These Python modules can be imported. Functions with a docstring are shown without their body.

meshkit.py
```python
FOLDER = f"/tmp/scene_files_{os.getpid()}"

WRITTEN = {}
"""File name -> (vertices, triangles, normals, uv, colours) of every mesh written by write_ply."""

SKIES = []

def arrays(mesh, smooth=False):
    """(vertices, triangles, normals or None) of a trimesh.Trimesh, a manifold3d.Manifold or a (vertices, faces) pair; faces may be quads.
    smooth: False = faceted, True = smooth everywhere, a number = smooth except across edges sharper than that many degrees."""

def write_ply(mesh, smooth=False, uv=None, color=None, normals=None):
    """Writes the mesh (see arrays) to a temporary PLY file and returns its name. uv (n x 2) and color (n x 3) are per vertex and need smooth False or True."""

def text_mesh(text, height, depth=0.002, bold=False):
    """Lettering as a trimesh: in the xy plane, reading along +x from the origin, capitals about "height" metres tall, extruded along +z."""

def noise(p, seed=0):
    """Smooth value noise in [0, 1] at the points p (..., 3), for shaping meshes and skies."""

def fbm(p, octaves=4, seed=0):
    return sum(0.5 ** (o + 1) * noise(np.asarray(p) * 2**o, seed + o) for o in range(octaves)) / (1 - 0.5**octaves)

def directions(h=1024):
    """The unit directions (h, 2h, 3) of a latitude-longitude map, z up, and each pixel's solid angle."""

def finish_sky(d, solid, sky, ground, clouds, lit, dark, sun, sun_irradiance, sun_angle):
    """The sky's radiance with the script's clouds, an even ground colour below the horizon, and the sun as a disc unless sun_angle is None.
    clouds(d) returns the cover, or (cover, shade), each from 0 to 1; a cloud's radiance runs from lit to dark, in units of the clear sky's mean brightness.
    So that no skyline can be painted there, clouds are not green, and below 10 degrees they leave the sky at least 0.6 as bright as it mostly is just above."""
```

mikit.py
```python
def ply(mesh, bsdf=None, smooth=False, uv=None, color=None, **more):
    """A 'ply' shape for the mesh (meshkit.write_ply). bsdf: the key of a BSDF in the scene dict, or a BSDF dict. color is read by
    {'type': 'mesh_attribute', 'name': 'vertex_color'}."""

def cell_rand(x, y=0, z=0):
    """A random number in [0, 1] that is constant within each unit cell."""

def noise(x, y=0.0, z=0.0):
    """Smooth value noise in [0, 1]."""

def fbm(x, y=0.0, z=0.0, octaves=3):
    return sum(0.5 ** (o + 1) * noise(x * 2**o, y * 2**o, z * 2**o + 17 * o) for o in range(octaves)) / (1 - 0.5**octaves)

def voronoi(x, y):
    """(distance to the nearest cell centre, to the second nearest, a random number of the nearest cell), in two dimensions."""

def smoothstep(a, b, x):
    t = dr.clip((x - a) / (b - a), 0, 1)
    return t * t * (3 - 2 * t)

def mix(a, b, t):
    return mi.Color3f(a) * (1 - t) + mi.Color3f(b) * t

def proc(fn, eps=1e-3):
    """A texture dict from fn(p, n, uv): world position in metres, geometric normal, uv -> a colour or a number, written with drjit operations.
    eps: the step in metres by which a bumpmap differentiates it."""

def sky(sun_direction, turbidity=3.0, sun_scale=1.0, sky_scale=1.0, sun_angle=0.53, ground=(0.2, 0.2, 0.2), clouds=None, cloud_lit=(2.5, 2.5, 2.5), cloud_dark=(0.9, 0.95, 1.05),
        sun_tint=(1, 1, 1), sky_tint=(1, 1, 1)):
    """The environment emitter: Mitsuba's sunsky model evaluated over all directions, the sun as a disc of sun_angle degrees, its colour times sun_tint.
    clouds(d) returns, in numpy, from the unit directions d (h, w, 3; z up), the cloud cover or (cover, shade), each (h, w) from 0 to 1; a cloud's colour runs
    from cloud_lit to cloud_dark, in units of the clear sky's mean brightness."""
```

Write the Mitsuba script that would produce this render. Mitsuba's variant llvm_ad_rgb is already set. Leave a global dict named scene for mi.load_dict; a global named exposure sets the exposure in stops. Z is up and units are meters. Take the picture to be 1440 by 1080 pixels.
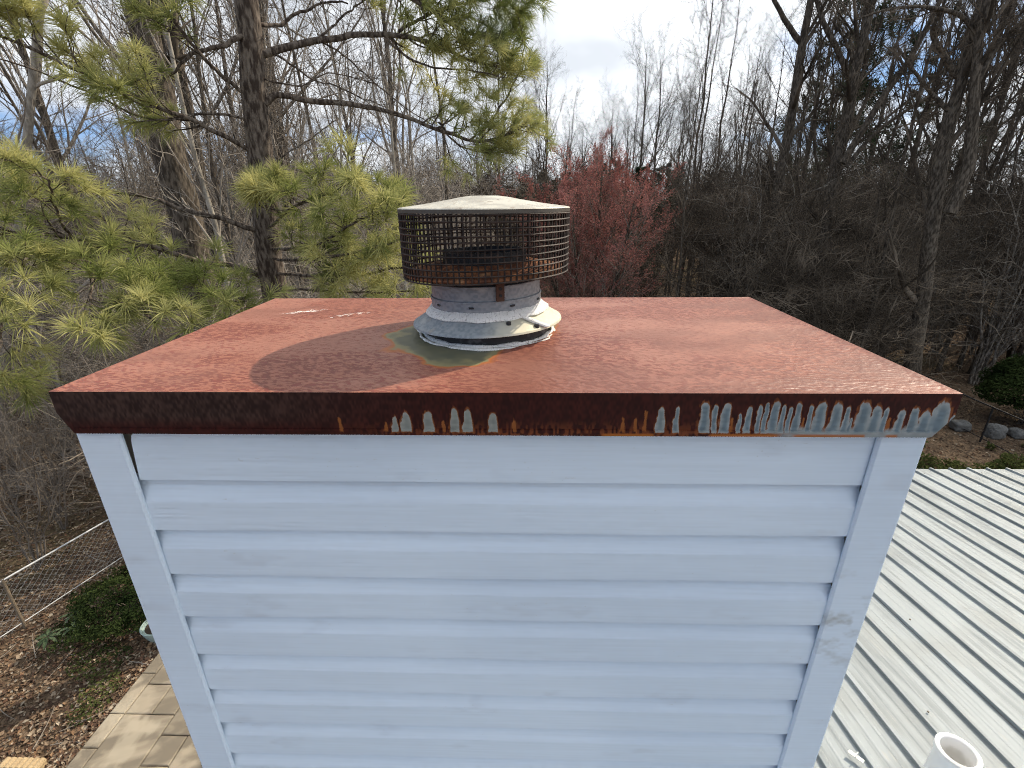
import math
import numpy as np
import trimesh
import drjit as dr
import mitsuba as mi
import mikit
import meshkit
from mikit import noise, fbm, cell_rand, voronoi, smoothstep, mix

T = mi.ScalarTransform4f
scene, labels = {}, {}
EYE = np.array([0.0, 0.0, 5.6])

# ------------------------------------------------------------------ camera
PITCH, ROLL, YAW, FPX = 0.3684, -0.0086, 0.0291, 667.4


def camera_axes():
    cp, sp = math.cos(PITCH), math.sin(PITCH)
    fw, rt = np.array([0, cp, -sp]), np.array([1.0, 0, 0])
    up = np.cross(rt, fw)
    c, s = math.cos(YAW), math.sin(YAW)
    R = np.array([[c, -s, 0], [s, c, 0], [0, 0, 1]])
    fw, rt, up = R @ fw, R @ rt, R @ up
    rt, up = math.cos(ROLL) * rt + math.sin(ROLL) * up, -math.sin(ROLL) * rt + math.cos(ROLL) * up
    return fw, rt, up


FW, RT, UP = camera_axes()
scene['camera'] = {
    'type': 'perspective', 'fov_axis': 'x', 'fov': 2 * math.degrees(math.atan(720 / FPX)),
    'near_clip': 0.05, 'far_clip': 2000.0,
    'to_world': T().look_at(origin=EYE.tolist(), target=(EYE + FW).tolist(), up=UP.tolist()),
}


def at(u, v, y):
    """the point seen at photo pixel u, v that lies y metres ahead"""
    d = FW + RT * (u - 720) / FPX - UP * (v - 540) / FPX
    return EYE + d * (y / d[1])


# ------------------------------------------------------------------ light
def clouds(d):
    z = np.maximum(d[..., 2], 0.03)
    p = np.stack([d[..., 0] / (z + 0.25), d[..., 1] / (z + 0.25), d[..., 2] * 0 + 3.7], -1)
    n = meshkit.fbm(p * 1.25 + [4.3, 1.7, 0], 5, 3)
    n2 = meshkit.fbm(p * 2.6 + [9.3, 2.7, 0], 5, 11)
    towards = 0.5 + 0.5 * (d[..., 0] * 0.61 + d[..., 1] * 0.437 + d[..., 2] * 0.654)
    cover = np.clip((n + 0.40 * towards - 0.600) / 0.15, 0, 1)      # the cloud thickens and brightens towards the sun
    shade = np.clip((n2 - 0.44) / 0.25, 0, 1) * 0.34 + 0.55 * (1 - towards)
    return cover * 0.97, shade


scene['sky'] = mikit.sky((0.61, 0.437, 0.654), turbidity=2.5, clouds=clouds, cloud_lit=(4.4, 4.5, 4.6), cloud_dark=(0.78, 1.02, 1.34), ground=(0.12, 0.11, 0.09), sun_tint=(0.94, 1.0, 1.10), sky_tint=(0.82, 1.0, 1.28))
exposure = 1.82


# ------------------------------------------------------------------ helpers
def free(key):
    if key not in scene and key not in labels:
        return key
    k = 1
    while f'{key}_{k:03d}' in scene or f'{key}_{k:03d}' in labels:
        k += 1
    return f'{key}_{k:03d}'


def obj(key, mesh, bsdf, smooth=False, parent=None, label=None, category=None, group=None, kind=None, **more):
    key = free(f'{parent}__{key}' if parent else key)
    scene[key] = mikit.ply(mesh, bsdf, smooth=smooth, **more)
    tag(key, label, category, group, kind)
    return key


def tag(key, label=None, category=None, group=None, kind=None):
    t = {k: v for k, v in (('label', label), ('category', category), ('group', group), ('kind', kind)) if v}
    if t:
        labels[key] = t


def thing(key, label, category, group=None):
    key = free(key)
    tag(key, label, category, group)
    return key


def box(x0, x1, y0, y1, z0, z1):
    m = trimesh.creation.box((x1 - x0, y1 - y0, z1 - z0))
    m.apply_translation(((x0 + x1) / 2, (y0 + y1) / 2, (z0 + z1) / 2))
    return m


def cat(ms):
    return trimesh.util.concatenate(ms)


def sweep_x(profile, x0, x1, n=1):
    """open profile [(y, z)] swept along x; with end faces left open"""
    p = np.asarray(profile, float)
    xs = np.linspace(x0, x1, n + 1)
    v = np.concatenate([np.column_stack([np.full(len(p), x), p]) for x in xs])
    k, f = len(p), []
    for i in range(n):
        for j in range(k - 1):
            a, b, c, d = i * k + j, i * k + j + 1, (i + 1) * k + j + 1, (i + 1) * k + j
            f += [[a, d, c], [a, c, b]]
    return trimesh.Trimesh(v, f, process=False)


def lathe(profile, c, sides=64, squash=None):
    m = trimesh.creation.revolve(np.asarray(profile, float), sections=sides)
    m.apply_translation(c)
    return m


def tubes(P, R, sides=4):
    """P (N,K,3) polylines, R (N,K) radii -> one mesh"""
    P, R = np.asarray(P, float), np.asarray(R, float)
    t = np.gradient(P, axis=1)
    t /= np.linalg.norm(t, axis=2, keepdims=True) + 1e-12
    main = P[:, -1] - P[:, 0]
    ref = np.where((np.abs(main[:, 2]) > 0.8 * np.linalg.norm(main, axis=1))[:, None], [1.0, 0.1, 0], [0.1, 0.05, 1.0])[:, None, :]
    a = np.cross(t, ref)
    a /= np.linalg.norm(a, axis=2, keepdims=True) + 1e-12
    b = np.cross(t, a)
    ang = np.arange(sides) * 2 * np.pi / sides
    v = P[:, :, None] + R[:, :, None, None] * (np.cos(ang)[None, None, :, None] * a[:, :, None] + np.sin(ang)[None, None, :, None] * b[:, :, None])
    N, K = P.shape[:2]
    n, i, j = np.meshgrid(np.arange(N), np.arange(K - 1), np.arange(sides), indexing='ij')
    base, j2 = (n * K + i) * sides, (j + 1) % sides
    f = np.stack([base + j, base + sides + j, base + sides + j2, base + j2], -1).reshape(-1, 4)
    return v.reshape(-1, 3), np.vstack([f[:, [0, 1, 2]], f[:, [0, 2, 3]]])


def join(parts):
    vs, fs, o = [], [], 0
    for v, f in parts:
        vs.append(v)
        fs.append(f + o)
        o += len(v)
    return trimesh.Trimesh(np.vstack(vs), np.vstack(fs), process=False)


def spline(pts, k, radii=None):
    """smooth resampling of waypoints to k points (and of radii)"""
    p = np.asarray(pts, float)
    s = np.concatenate([[0], np.cumsum(np.linalg.norm(np.diff(p, axis=0), axis=1))])
    q = np.linspace(0, s[-1], k)
    from scipy.interpolate import PchipInterpolator
    out = PchipInterpolator(s, p, axis=0)(q) if len(p) > 2 else np.column_stack([np.interp(q, s, p[:, i]) for i in range(3)])
    return (out, np.interp(q, s, radii)) if radii is not None else out


def unit(v):
    return v / (np.linalg.norm(v, axis=-1, keepdims=True) + 1e-12)


def grow(P, R, n, rng, t0=0.2, t1=1.0, ratio=0.5, angle=(35, 65), up=0.0, wiggle=0.15, k=6, rr=0.55, tip=0.25, taper=0.6, absl=None, rmin=0.002):
    """children of the polylines P (N,K,3), R (N,K): n each"""
    N, K = P.shape[:2]
    seg = np.linalg.norm(np.diff(P, axis=1), axis=2).sum(1)
    t = (np.arange(n)[None] + rng.uniform(0, 1, (N, n))) / n * (t1 - t0) + t0
    x = np.clip(t * (K - 1), 0, K - 1.001)
    i = x.astype(int)
    w = (x - i)[..., None]
    r_ = np.arange(N)[:, None]
    start = P[r_, i] * (1 - w) + P[r_, i + 1] * w
    tan = unit(P[r_, i + 1] - P[r_, i])
    r0 = R[r_, i] * (1 - w[..., 0]) + R[r_, i + 1] * w[..., 0]
    L = (seg[:, None] * ratio if absl is None else np.full((N, n), absl)) * (1.15 - taper * t) * rng.uniform(0.6, 1.25, (N, n))
    rv = rng.normal(size=(N, n, 3))
    perp = unit(np.cross(tan, rv))
    al = np.radians(rng.uniform(angle[0], angle[1], (N, n)))[..., None]
    d = unit(np.cos(al) * tan + np.sin(al) * perp)
    start, d, L, r0 = start.reshape(-1, 3), d.reshape(-1, 3), L.reshape(-1), r0.reshape(-1)
    out = [start]
    for s in range(k - 1):
        d = unit(d + np.array([0, 0, up]) / (k - 1) + rng.normal(size=d.shape) * wiggle)
        out.append(out[-1] + d * (L / (k - 1))[:, None])
    rad = np.maximum(r0 * rr, rmin)[:, None] * np.linspace(1, tip, k)[None]
    return np.stack(out, 1), np.maximum(rad, rmin * 0.6)


# ------------------------------------------------------------------ materials
def rgb(*c):
    return {'type': 'rgb', 'value': list(c)}


def principled(color, rough=0.7, spec=0.4, metallic=0.0, **more):
    return {'type': 'principled', 'base_color': color, 'roughness': rough, 'specular': spec, 'metallic': metallic, **more}


def two(b):
    return {'type': 'twosided', 'bsdf': b}


def bump(b, fn, scale=1.0, eps=1e-3):
    return {'type': 'bumpmap', 'arbitrary': mikit.proc(fn, eps), 'scale': scale, 'bsdf': b}


FX, FY, CZ = -0.089, 1.102, 5.3022          # flue axis, level of the chase cover
XL, XR, YF, YB = -0.8155, 0.7119, 0.7322, 1.5259


def mottle(p):
    a = noise(p.x * 120 + 70 * p.y, p.y * 200, p.z * 150)
    b = noise(p.x * 260 + 11, p.y * 380 + 90 * p.x, p.z * 250)
    return 0.65 * a + 0.35 * b


def rust_top(p, n, uv):
    m = mottle(p)
    big = fbm(p.x * 4, p.y * 7, 1.0, 3)
    c = mix((0.275, 0.104, 0.069), (0.135, 0.043, 0.029), smoothstep(0.30, 0.70, m))
    c = mix(c, (0.32, 0.150, 0.107), smoothstep(0.42, 0.72, big) * 0.6)
    c = mix(c, (0.20, 0.055, 0.042), smoothstep(0.58, 0.76, m) * 0.7)
    dark = fbm(p.x * 2.2 + 1.1 * p.y, p.y * 6.5 - 2.0 * p.x, 8.0, 4)
    c = mix(c, (0.155, 0.062, 0.044), smoothstep(0.50, 0.74, dark) * 0.55)
    # bare metal run-off stain round the flue with its orange edge
    dx, dy = p.x - FX, p.y - FY
    d = dr.sqrt(dx * dx + dy * dy)
    lobe = (-0.72 * dx - 0.69 * dy) / dr.maximum(d, 1e-4)
    wob = fbm(p.x * 16, p.y * 16, 5.0, 4) - 0.5
    edge = 0.142 + 0.085 * smoothstep(0.2, 0.95, lobe) + 0.10 * wob
    s = d - edge
    c = mix(c, (0.34, 0.105, 0.028), smoothstep(0.018, 0.001, s) * 0.85)
    c = mix(c, (0.20, 0.175, 0.09), smoothstep(0.004, -0.006, s))
    c = mix(c, (0.080, 0.084, 0.060), smoothstep(-0.004, -0.030, s + 0.02 * (noise(p.x * 45, p.y * 45, 2.0) - 0.5)) * (0.75 + 0.25 * noise(p.x * 60, p.y * 60)))
    # dried white splashes
    for (ax, ay, ra, rb) in ((-0.640, 1.335, 0.085, 0.022), (-0.480, 1.270, 0.075, 0.030)):
        ex, ey = (p.x - ax) / ra, (p.y - ay - 0.35 * (p.x - ax)) / rb
        q = smoothstep(1.0, 0.2, ex * ex + ey * ey)
        spl = noise(p.x * 90, p.y * 240 - 90 * p.x, 2.0) * 0.7 + noise(p.x * 260, p.y * 420, 4.0) * 0.3
        c = mix(c, (0.78, 0.76, 0.70), smoothstep(0.60, 0.68, spl * (0.35 + 0.75 * q)))
    return c


def rust_rough(p, n, uv):
    return 0.34 + 0.26 * mottle(p)


scene['m_rust_top'] = bump(two(principled(mikit.proc(rust_top), mikit.proc(rust_rough), 0.36)), lambda p, n, uv: mottle(p), 0.0017, 2e-3)

FINGERS = [(-0.318, 0.0037, 0.41, 1), (-0.239, 0.0031, 0.32, 1), (-0.223, 0.0055, 0.45, 0), (-0.204, 0.0086, 0.55, 0), (-0.165, 0.0086, 0.57, 0), (-0.139, 0.0031, 0.36, 1), (-0.12, 0.0085, 0.65, 0), (-0.098, 0.0085, 0.62, 0), (-0.054, 0.0079, 0.52, 0), (-0.018, 0.0048, 0.39, 1), (0.166, 0.0045, 0.45, 1), (0.189, 0.0036, 0.42, 1), (0.204, 0.004, 0.61, 1), (0.229, 0.0076, 0.67, 0), (0.256, 0.0049, 0.69, 0), (0.302, 0.0098, 0.79, 0), (0.319, 0.0049, 0.73, 0), (0.337, 0.0097, 0.78, 0), (0.35, 0.0035, 0.45, 1), (0.361, 0.0035, 0.54, 0), (0.375, 0.0062, 0.7, 0), (0.392, 0.0053, 0.73, 0), (0.403, 0.004, 0.79, 0), (0.417, 0.0088, 0.82, 0), (0.431, 0.0048, 0.73, 0), (0.442, 0.0044, 0.69, 0), (0.455, 0.0066, 0.78, 0), (0.465, 0.0031, 0.45, 1), (0.476, 0.0053, 0.73, 0), (0.492, 0.011, 0.82, 0), (0.518, 0.0109, 0.79, 0), (0.536, 0.0061, 0.71, 0), (0.544, 0.0035, 0.45, 0), (0.563, 0.0131, 0.81, 0), (0.583, 0.0109, 0.73, 0), (0.598, 0.0065, 0.69, 0), (0.608, 0.0043, 0.45, 1), (0.624, 0.0078, 0.64, 0), (0.646, 0.0095, 0.69, 0), (0.665, 0.0121, 0.62, 0), (0.688, 0.0181, 0.84, 0), (0.711, 0.0086, 0.51, 0)]
SKZ, SKH = 5.2228, 0.0794


def skirt_color(p, n, uv):
    t = (p.z - SKZ) / SKH                                   # 0 at the hem, 1 at the top edge
    w1 = noise(p.x * 160, p.z * 60, 3.0) - 0.5
    w2 = noise(p.x * 420, p.z * 160, 7.0) - 0.5
    x = p.x + 0.0034 * w1 + 0.0014 * w2
    m = 0.5 * noise(p.x * 330, p.y * 330, p.z * 120) + 0.5 * fbm(p.x * 90, p.y * 90, p.z * 40, 3)
    c = mix((0.021, 0.0032, 0.0025), (0.046, 0.0075, 0.005), smoothstep(0.25, 0.8, m))
    brown = smoothstep(-0.10, -0.55, p.x + 0.25 * (fbm(p.x * 5, p.z * 9, 1.0, 2) - 0.5))
    c = mix(c, mix((0.019, 0.008, 0.0066), (0.052, 0.027, 0.021), smoothstep(0.3, 0.75, m)), brown * smoothstep(0.1, 0.45, t))
    low = smoothstep(0.40, 0.0, t) * smoothstep(-0.38, -0.05, p.x)
    c = mix(c, (0.20, 0.055, 0.018), low * smoothstep(0.35, 0.7, noise(p.x * 300, p.z * 130, 9.0)) * 0.7)
    f_in, f_rim, r_in = mi.Float(-1.0), mi.Float(-1.0), mi.Float(-1.0)
    for (cx, hw, top, kind) in FINGERS:
        body = hw * (0.72 + 0.34 * smoothstep(top, 0.1, t))
        e = (x - cx) / body
        crown = top - (hw * 1.15 / SKH) * (1.0 - dr.sqrt(dr.maximum(0.0, 1.0 - e * e)))
        a = dr.minimum(1.0 - dr.abs(e), (crown - t) * (SKH / hw) * 0.6)
        a = dr.minimum(a, (t - 0.075) * 9.0)
        if kind:
            r_in = dr.maximum(r_in, a)
        else:
            f_in = dr.maximum(f_in, a)
    c = mix(c, (0.26, 0.085, 0.022), smoothstep(-0.05, 0.5, r_in + 0.8 * w2) * 0.85)
    # at the right end the bare patches run together along the hem
    band = smoothstep(0.40, 0.47, p.x) * smoothstep(0.24, 0.12, t + 0.10 * w1 + 0.06 * w2)
    c = mix(c, (0.21, 0.066, 0.019), smoothstep(-0.30, 0.02, f_in + 0.35 * w2 + 0.2 * w1) * 0.75)
    metal = dr.maximum(smoothstep(-0.02, 0.16, f_in + 0.22 * w2), band * 0.95)
    grey = mix((0.25, 0.275, 0.275), (0.125, 0.165, 0.19), smoothstep(0.10, 0.85, f_in + 0.35 * w1))
    grey = mix(grey, (0.24, 0.235, 0.195), smoothstep(0.33, 0.10, p.x) * 0.7)
    grey = mix(grey, (0.36, 0.36, 0.33), smoothstep(0.16, 0.04, f_in) * 0.55 * (1 - band))
    grey = grey * (0.85 + 0.3 * noise(p.x * 90, p.z * 240, 2.0))
    c = mix(c, grey, metal)
    drip = smoothstep(0.085, 0.03, t) * smoothstep(0.52, 0.70, noise(p.x * 34, 1.0, 6.0)) * smoothstep(-0.1, 0.1, p.x)
    return mix(c, (0.33, 0.10, 0.018), drip * 0.9)


scene['m_skirt'] = bump(two(principled(mikit.proc(skirt_color), 0.6, 0.2)), lambda p, n, uv: noise(p.x * 210, p.y * 210, p.z * 95), 0.0007, 1e-3)


def vinyl(p, n, uv):
    g = noise(p.x * 3, p.y * 3, p.z * 2.5)
    d = fbm(p.x * 9, p.y * 9, p.z * 16, 4)
    c = mix((0.63, 0.71, 0.795), (0.57, 0.65, 0.74), smoothstep(0.3, 0.8, g))
    c = mix(c, (0.48, 0.52, 0.58), smoothstep(0.62, 0.80, d) * 0.35)
    c = c * (0.93 + 0.09 * grain(p, n, uv) + 0.04 * noise(p.x * 2.0, p.y * 2.0, p.z * 60))
    sp = noise(p.x * 160, p.y * 160, p.z * 190)
    return mix(c, (0.50, 0.50, 0.48), smoothstep(0.86, 0.94, sp * 0.75 + 0.3 * d) * 0.5)


def grain(p, n, uv):
    return noise(p.x * 9, p.y * 9, p.z * 230) * 0.6 + noise(p.x * 26, p.y * 26, p.z * 480) * 0.4


def trim_color(p, n, uv):
    c = vinyl(p, n, uv)
    # grey smudges where hands and ladders have rubbed the right corner
    q = smoothstep(0.20, 0.02, dr.abs(p.z - 4.80)) * smoothstep(0.55, 0.62, p.x)
    s = fbm(p.x * 22, p.y * 22, p.z * 26, 4)
    return mix(c, (0.30, 0.30, 0.28), q * smoothstep(0.46, 0.72, s) * 0.8)


scene['m_siding'] = bump(two(principled(mikit.proc(vinyl), 0.42, 0.4)), grain, 0.0016, 8e-4)
scene['m_trim'] = two(principled(mikit.proc(trim_color), 0.40, 0.4))
scene['m_sheathing'] = two(principled(rgb(0.38, 0.34, 0.27), 0.9, 0.2))


def zinc(p, n, uv):
    a = noise(p.x * 190, p.y * 190, p.z * 190)
    b = fbm(p.x * 22, p.y * 22, p.z * 34, 3)
    c = mix((0.27, 0.30, 0.32), (0.17, 0.20, 0.225), smoothstep(0.3, 0.75, a) * 0.7)
    c = mix(c, (0.44, 0.44, 0.42), smoothstep(0.52, 0.75, b) * 0.7)
    return mix(c, (0.30, 0.25, 0.20), smoothstep(0.66, 0.82, fbm(p.x * 40, p.y * 40, p.z * 14 + 5, 3)) * 0.6)


scene['m_zinc'] = two(principled(mikit.proc(zinc), 0.50, 0.5, 0.25))


def collar_color(p, n, uv):
    c = zinc(p, n, uv)
    dx, dy = p.x - FX, p.y - FY
    q = smoothstep(0.2, 0.8, (0.93 * dx - 0.3 * dy) / 0.17)
    c = mix(c, (0.70, 0.64, 0.44), q * (0.4 + 0.6 * fbm(p.x * 60, p.y * 60, p.z * 60, 3)))
    return c


scene['m_collar'] = two(principled(mikit.proc(collar_color), 0.55, 0.45, 0.1))


def caulk(p, n, uv):
    v1, v2, r = voronoi(dr.atan2(p.y - FY, p.x - FX) * 22, p.z * 60)
    c = mix((0.80, 0.79, 0.75), (0.62, 0.61, 0.57), fbm(p.x * 50, p.y * 50, p.z * 50, 3))
    return mix(c, (0.16, 0.15, 0.14), smoothstep(0.06, 0.02, v2 - v1) * 0.7)


scene['m_caulk'] = two(principled(mikit.proc(caulk), 0.7, 0.35))
scene['m_black'] = two(principled(rgb(0.018, 0.018, 0.020), 0.5, 0.4))
scene['m_tar'] = two(principled(mikit.proc(lambda p, n, uv: mix((0.02, 0.02, 0.022), (0.10, 0.10, 0.10), smoothstep(0.5, 0.8, fbm(p.x * 70, p.y * 70, p.z * 70, 3)))), 0.6, 0.4))


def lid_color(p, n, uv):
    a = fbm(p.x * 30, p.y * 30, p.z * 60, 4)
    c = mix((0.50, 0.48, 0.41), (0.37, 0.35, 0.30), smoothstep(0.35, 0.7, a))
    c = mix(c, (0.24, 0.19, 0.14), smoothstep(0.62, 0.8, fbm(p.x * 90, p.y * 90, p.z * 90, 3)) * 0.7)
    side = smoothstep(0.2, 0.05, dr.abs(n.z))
    return mix(c, (0.05, 0.042, 0.034), side * 0.9)  # backlit shade of the upright rim band, painted into the lid colour


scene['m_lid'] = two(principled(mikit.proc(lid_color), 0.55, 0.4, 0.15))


def wire_color(p, n, uv):
    a = fbm(p.x * 60, p.y * 60, p.z * 60, 3)
    return mix((0.012, 0.009, 0.008), (0.045, 0.030, 0.023), smoothstep(0.3, 0.75, a))


scene['m_wire'] = two(principled(mikit.proc(wire_color), 0.65, 0.4, 0.1))


def rust_plate(p, n, uv):
    a = fbm(p.x * 45, p.y * 45, p.z * 45, 4)
    c = mix((0.24, 0.100, 0.045), (0.10, 0.040, 0.022), smoothstep(0.35, 0.65, a))
    return mix(c, (0.36, 0.20, 0.10), smoothstep(0.6, 0.8, fbm(p.x * 20, p.y * 20, 3.0, 3)))


scene['m_bracket'] = two(principled(rgb(0.085, 0.045, 0.03), 0.7, 0.3))
scene['m_rust_plate'] = two(principled(mikit.proc(rust_plate), 0.8, 0.25))


def roof_color(p, n, uv):
    a = fbm(p.x * 26, p.y * 2.2, 1.0, 4)
    b = fbm(p.x * 4, p.y * 4, 7.0, 3)
    c = mix((0.30, 0.335, 0.35), (0.20, 0.225, 0.235), smoothstep(0.38, 0.72, a) * 0.8)
    c = mix(c, (0.25, 0.27, 0.27), smoothstep(0.48, 0.8, b) * 0.55)
    return mix(c, (0.36, 0.36, 0.34), smoothstep(0.73, 0.85, fbm(p.x * 60, p.y * 9, 4.0, 3)) * 0.5)


scene['m_roof'] = two(principled(mikit.proc(roof_color), 0.6, 0.3, 0.10))
scene['m_screw'] = two(principled(rgb(0.10, 0.085, 0.07), 0.6, 0.4))
scene['m_white_paint'] = two(principled(mikit.proc(lambda p, n, uv: mix((0.80, 0.80, 0.79), (0.62, 0.61, 0.58), smoothstep(0.5, 0.8, fbm(p.x * 14, p.y * 14, p.z * 9, 4)))), 0.4, 0.45))


def bark_fn(a, b, freq):
    def fn(p, n, uv):
        v = fbm(p.x * freq, p.y * freq, p.z * freq * 0.24, 4)
        c = mix(a, b, smoothstep(0.34, 0.70, v))
        lich = fbm(p.x * 7, p.y * 7, p.z * 4 + 3, 3)
        return mix(c, (b[0] * 1.35, b[1] * 1.4, b[2] * 1.35), smoothstep(0.62, 0.78, lich) * 0.4)
    return fn


def bark(a, b, freq, rel=0.012):
    fn = bark_fn(a, b, freq)
    return bump(two(principled(mikit.proc(fn), 0.9, 0.2)), lambda p, n, uv: fbm(p.x * freq, p.y * freq, p.z * freq * 0.24, 3), rel, 4e-3)


scene['m_bark'] = bark((0.042, 0.034, 0.026), (0.135, 0.112, 0.087), 44)
scene['m_pine_bark'] = bark((0.040, 0.029, 0.023), (0.160, 0.132, 0.108), 48)
scene['m_bark_pale'] = bark((0.20, 0.18, 0.15), (0.36, 0.33, 0.28), 26, 0.004)
scene['m_limb'] = two(principled(mikit.proc(bark_fn((0.09, 0.075, 0.06), (0.28, 0.25, 0.21), 40)), 0.9, 0.2))
scene['m_twig'] = two(principled(mikit.proc(lambda p, n, uv: mix((0.085, 0.068, 0.053), (0.27, 0.23, 0.19), noise(p.x * 2.3, p.y * 2.3, p.z * 2.3))), 0.85, 0.25))
scene['m_twig_dark'] = two(principled(mikit.proc(lambda p, n, uv: mix((0.045, 0.036, 0.027), (0.185, 0.152, 0.117), smoothstep(0.3, 0.9, noise(p.x * 2.3, p.y * 2.3, p.z * 2.3)))), 0.9, 0.15))  # darker copy of the twig colour, with the shade of backlit brush painted in
scene['m_twig_pale'] = two(principled(mikit.proc(lambda p, n, uv: mix((0.15, 0.125, 0.10), (0.40, 0.36, 0.31), noise(p.x * 1.7, p.y * 1.7, p.z * 1.7))), 0.85, 0.25))
scene['m_red_twig'] = two(principled(mikit.proc(lambda p, n, uv: mix((0.17, 0.105, 0.085), (0.30, 0.21, 0.17), noise(p.x * 3, p.y * 3, p.z * 3))), 0.85, 0.25))


def leafy(lo, hi, f, trans=0.7, rough=0.5):
    return {'type': 'principledthin', 'base_color': mikit.proc(lambda p, n, uv: mix(lo, hi, smoothstep(0.25, 0.75, noise(p.x * f, p.y * f, p.z * f) * 0.6 + 0.4 * noise(p.x * f * 6, p.y * f * 6, p.z * f * 6)))),
            'roughness': rough, 'diff_trans': trans, 'spec_trans': 0.0}


scene['m_needle'] = leafy((0.22, 0.255, 0.080), (0.58, 0.55, 0.24), 1.6, 0.9, 0.35)
scene['m_needle_far'] = leafy((0.030, 0.046, 0.028), (0.078, 0.100, 0.055), 0.6, 0.4)
scene['m_red_bud'] = leafy((0.27, 0.105, 0.09), (0.48, 0.22, 0.195), 0.9, 0.8)
scene['m_evergreen'] = leafy((0.018, 0.030, 0.011), (0.052, 0.072, 0.024), 3.0, 0.3, 0.35)
scene['m_cover'] = leafy((0.030, 0.045, 0.016), (0.10, 0.115, 0.040), 2.0, 0.4)
scene['m_rhodo'] = leafy((0.05, 0.075, 0.04), (0.12, 0.16, 0.09), 5.0, 0.2, 0.28)
scene['m_leaf'] = two({'type': 'diffuse', 'reflectance': {'type': 'mesh_attribute', 'name': 'vertex_color'}})


def ground_color(p, n, uv):
    v1, v2, r = voronoi(p.x * 21 + 2 * noise(p.x * 5, p.y * 5), p.y * 19 + 2 * noise(p.x * 6, p.y * 4, 3.0))
    w1, w2, q = voronoi(p.x * 37 + 5, p.y * 41)
    c = mix((0.075, 0.050, 0.032), (0.21, 0.15, 0.098), r)
    c = mix(c, mix((0.06, 0.040, 0.026), (0.18, 0.13, 0.09), q), 0.45)
    c = c * (0.55 + 0.45 * smoothstep(0.0, 0.25, v2 - v1))
    big = fbm(p.x * 0.35, p.y * 0.35, 2.0, 3)
    return mix(c, (0.09, 0.075, 0.04), smoothstep(0.5, 0.75, big) * 0.5)


scene['m_ground'] = bump(two(principled(mikit.proc(ground_color), 0.95, 0.1)), lambda p, n, uv: voronoi(p.x * 11, p.y * 11)[0], 0.02, 5e-3)


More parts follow.
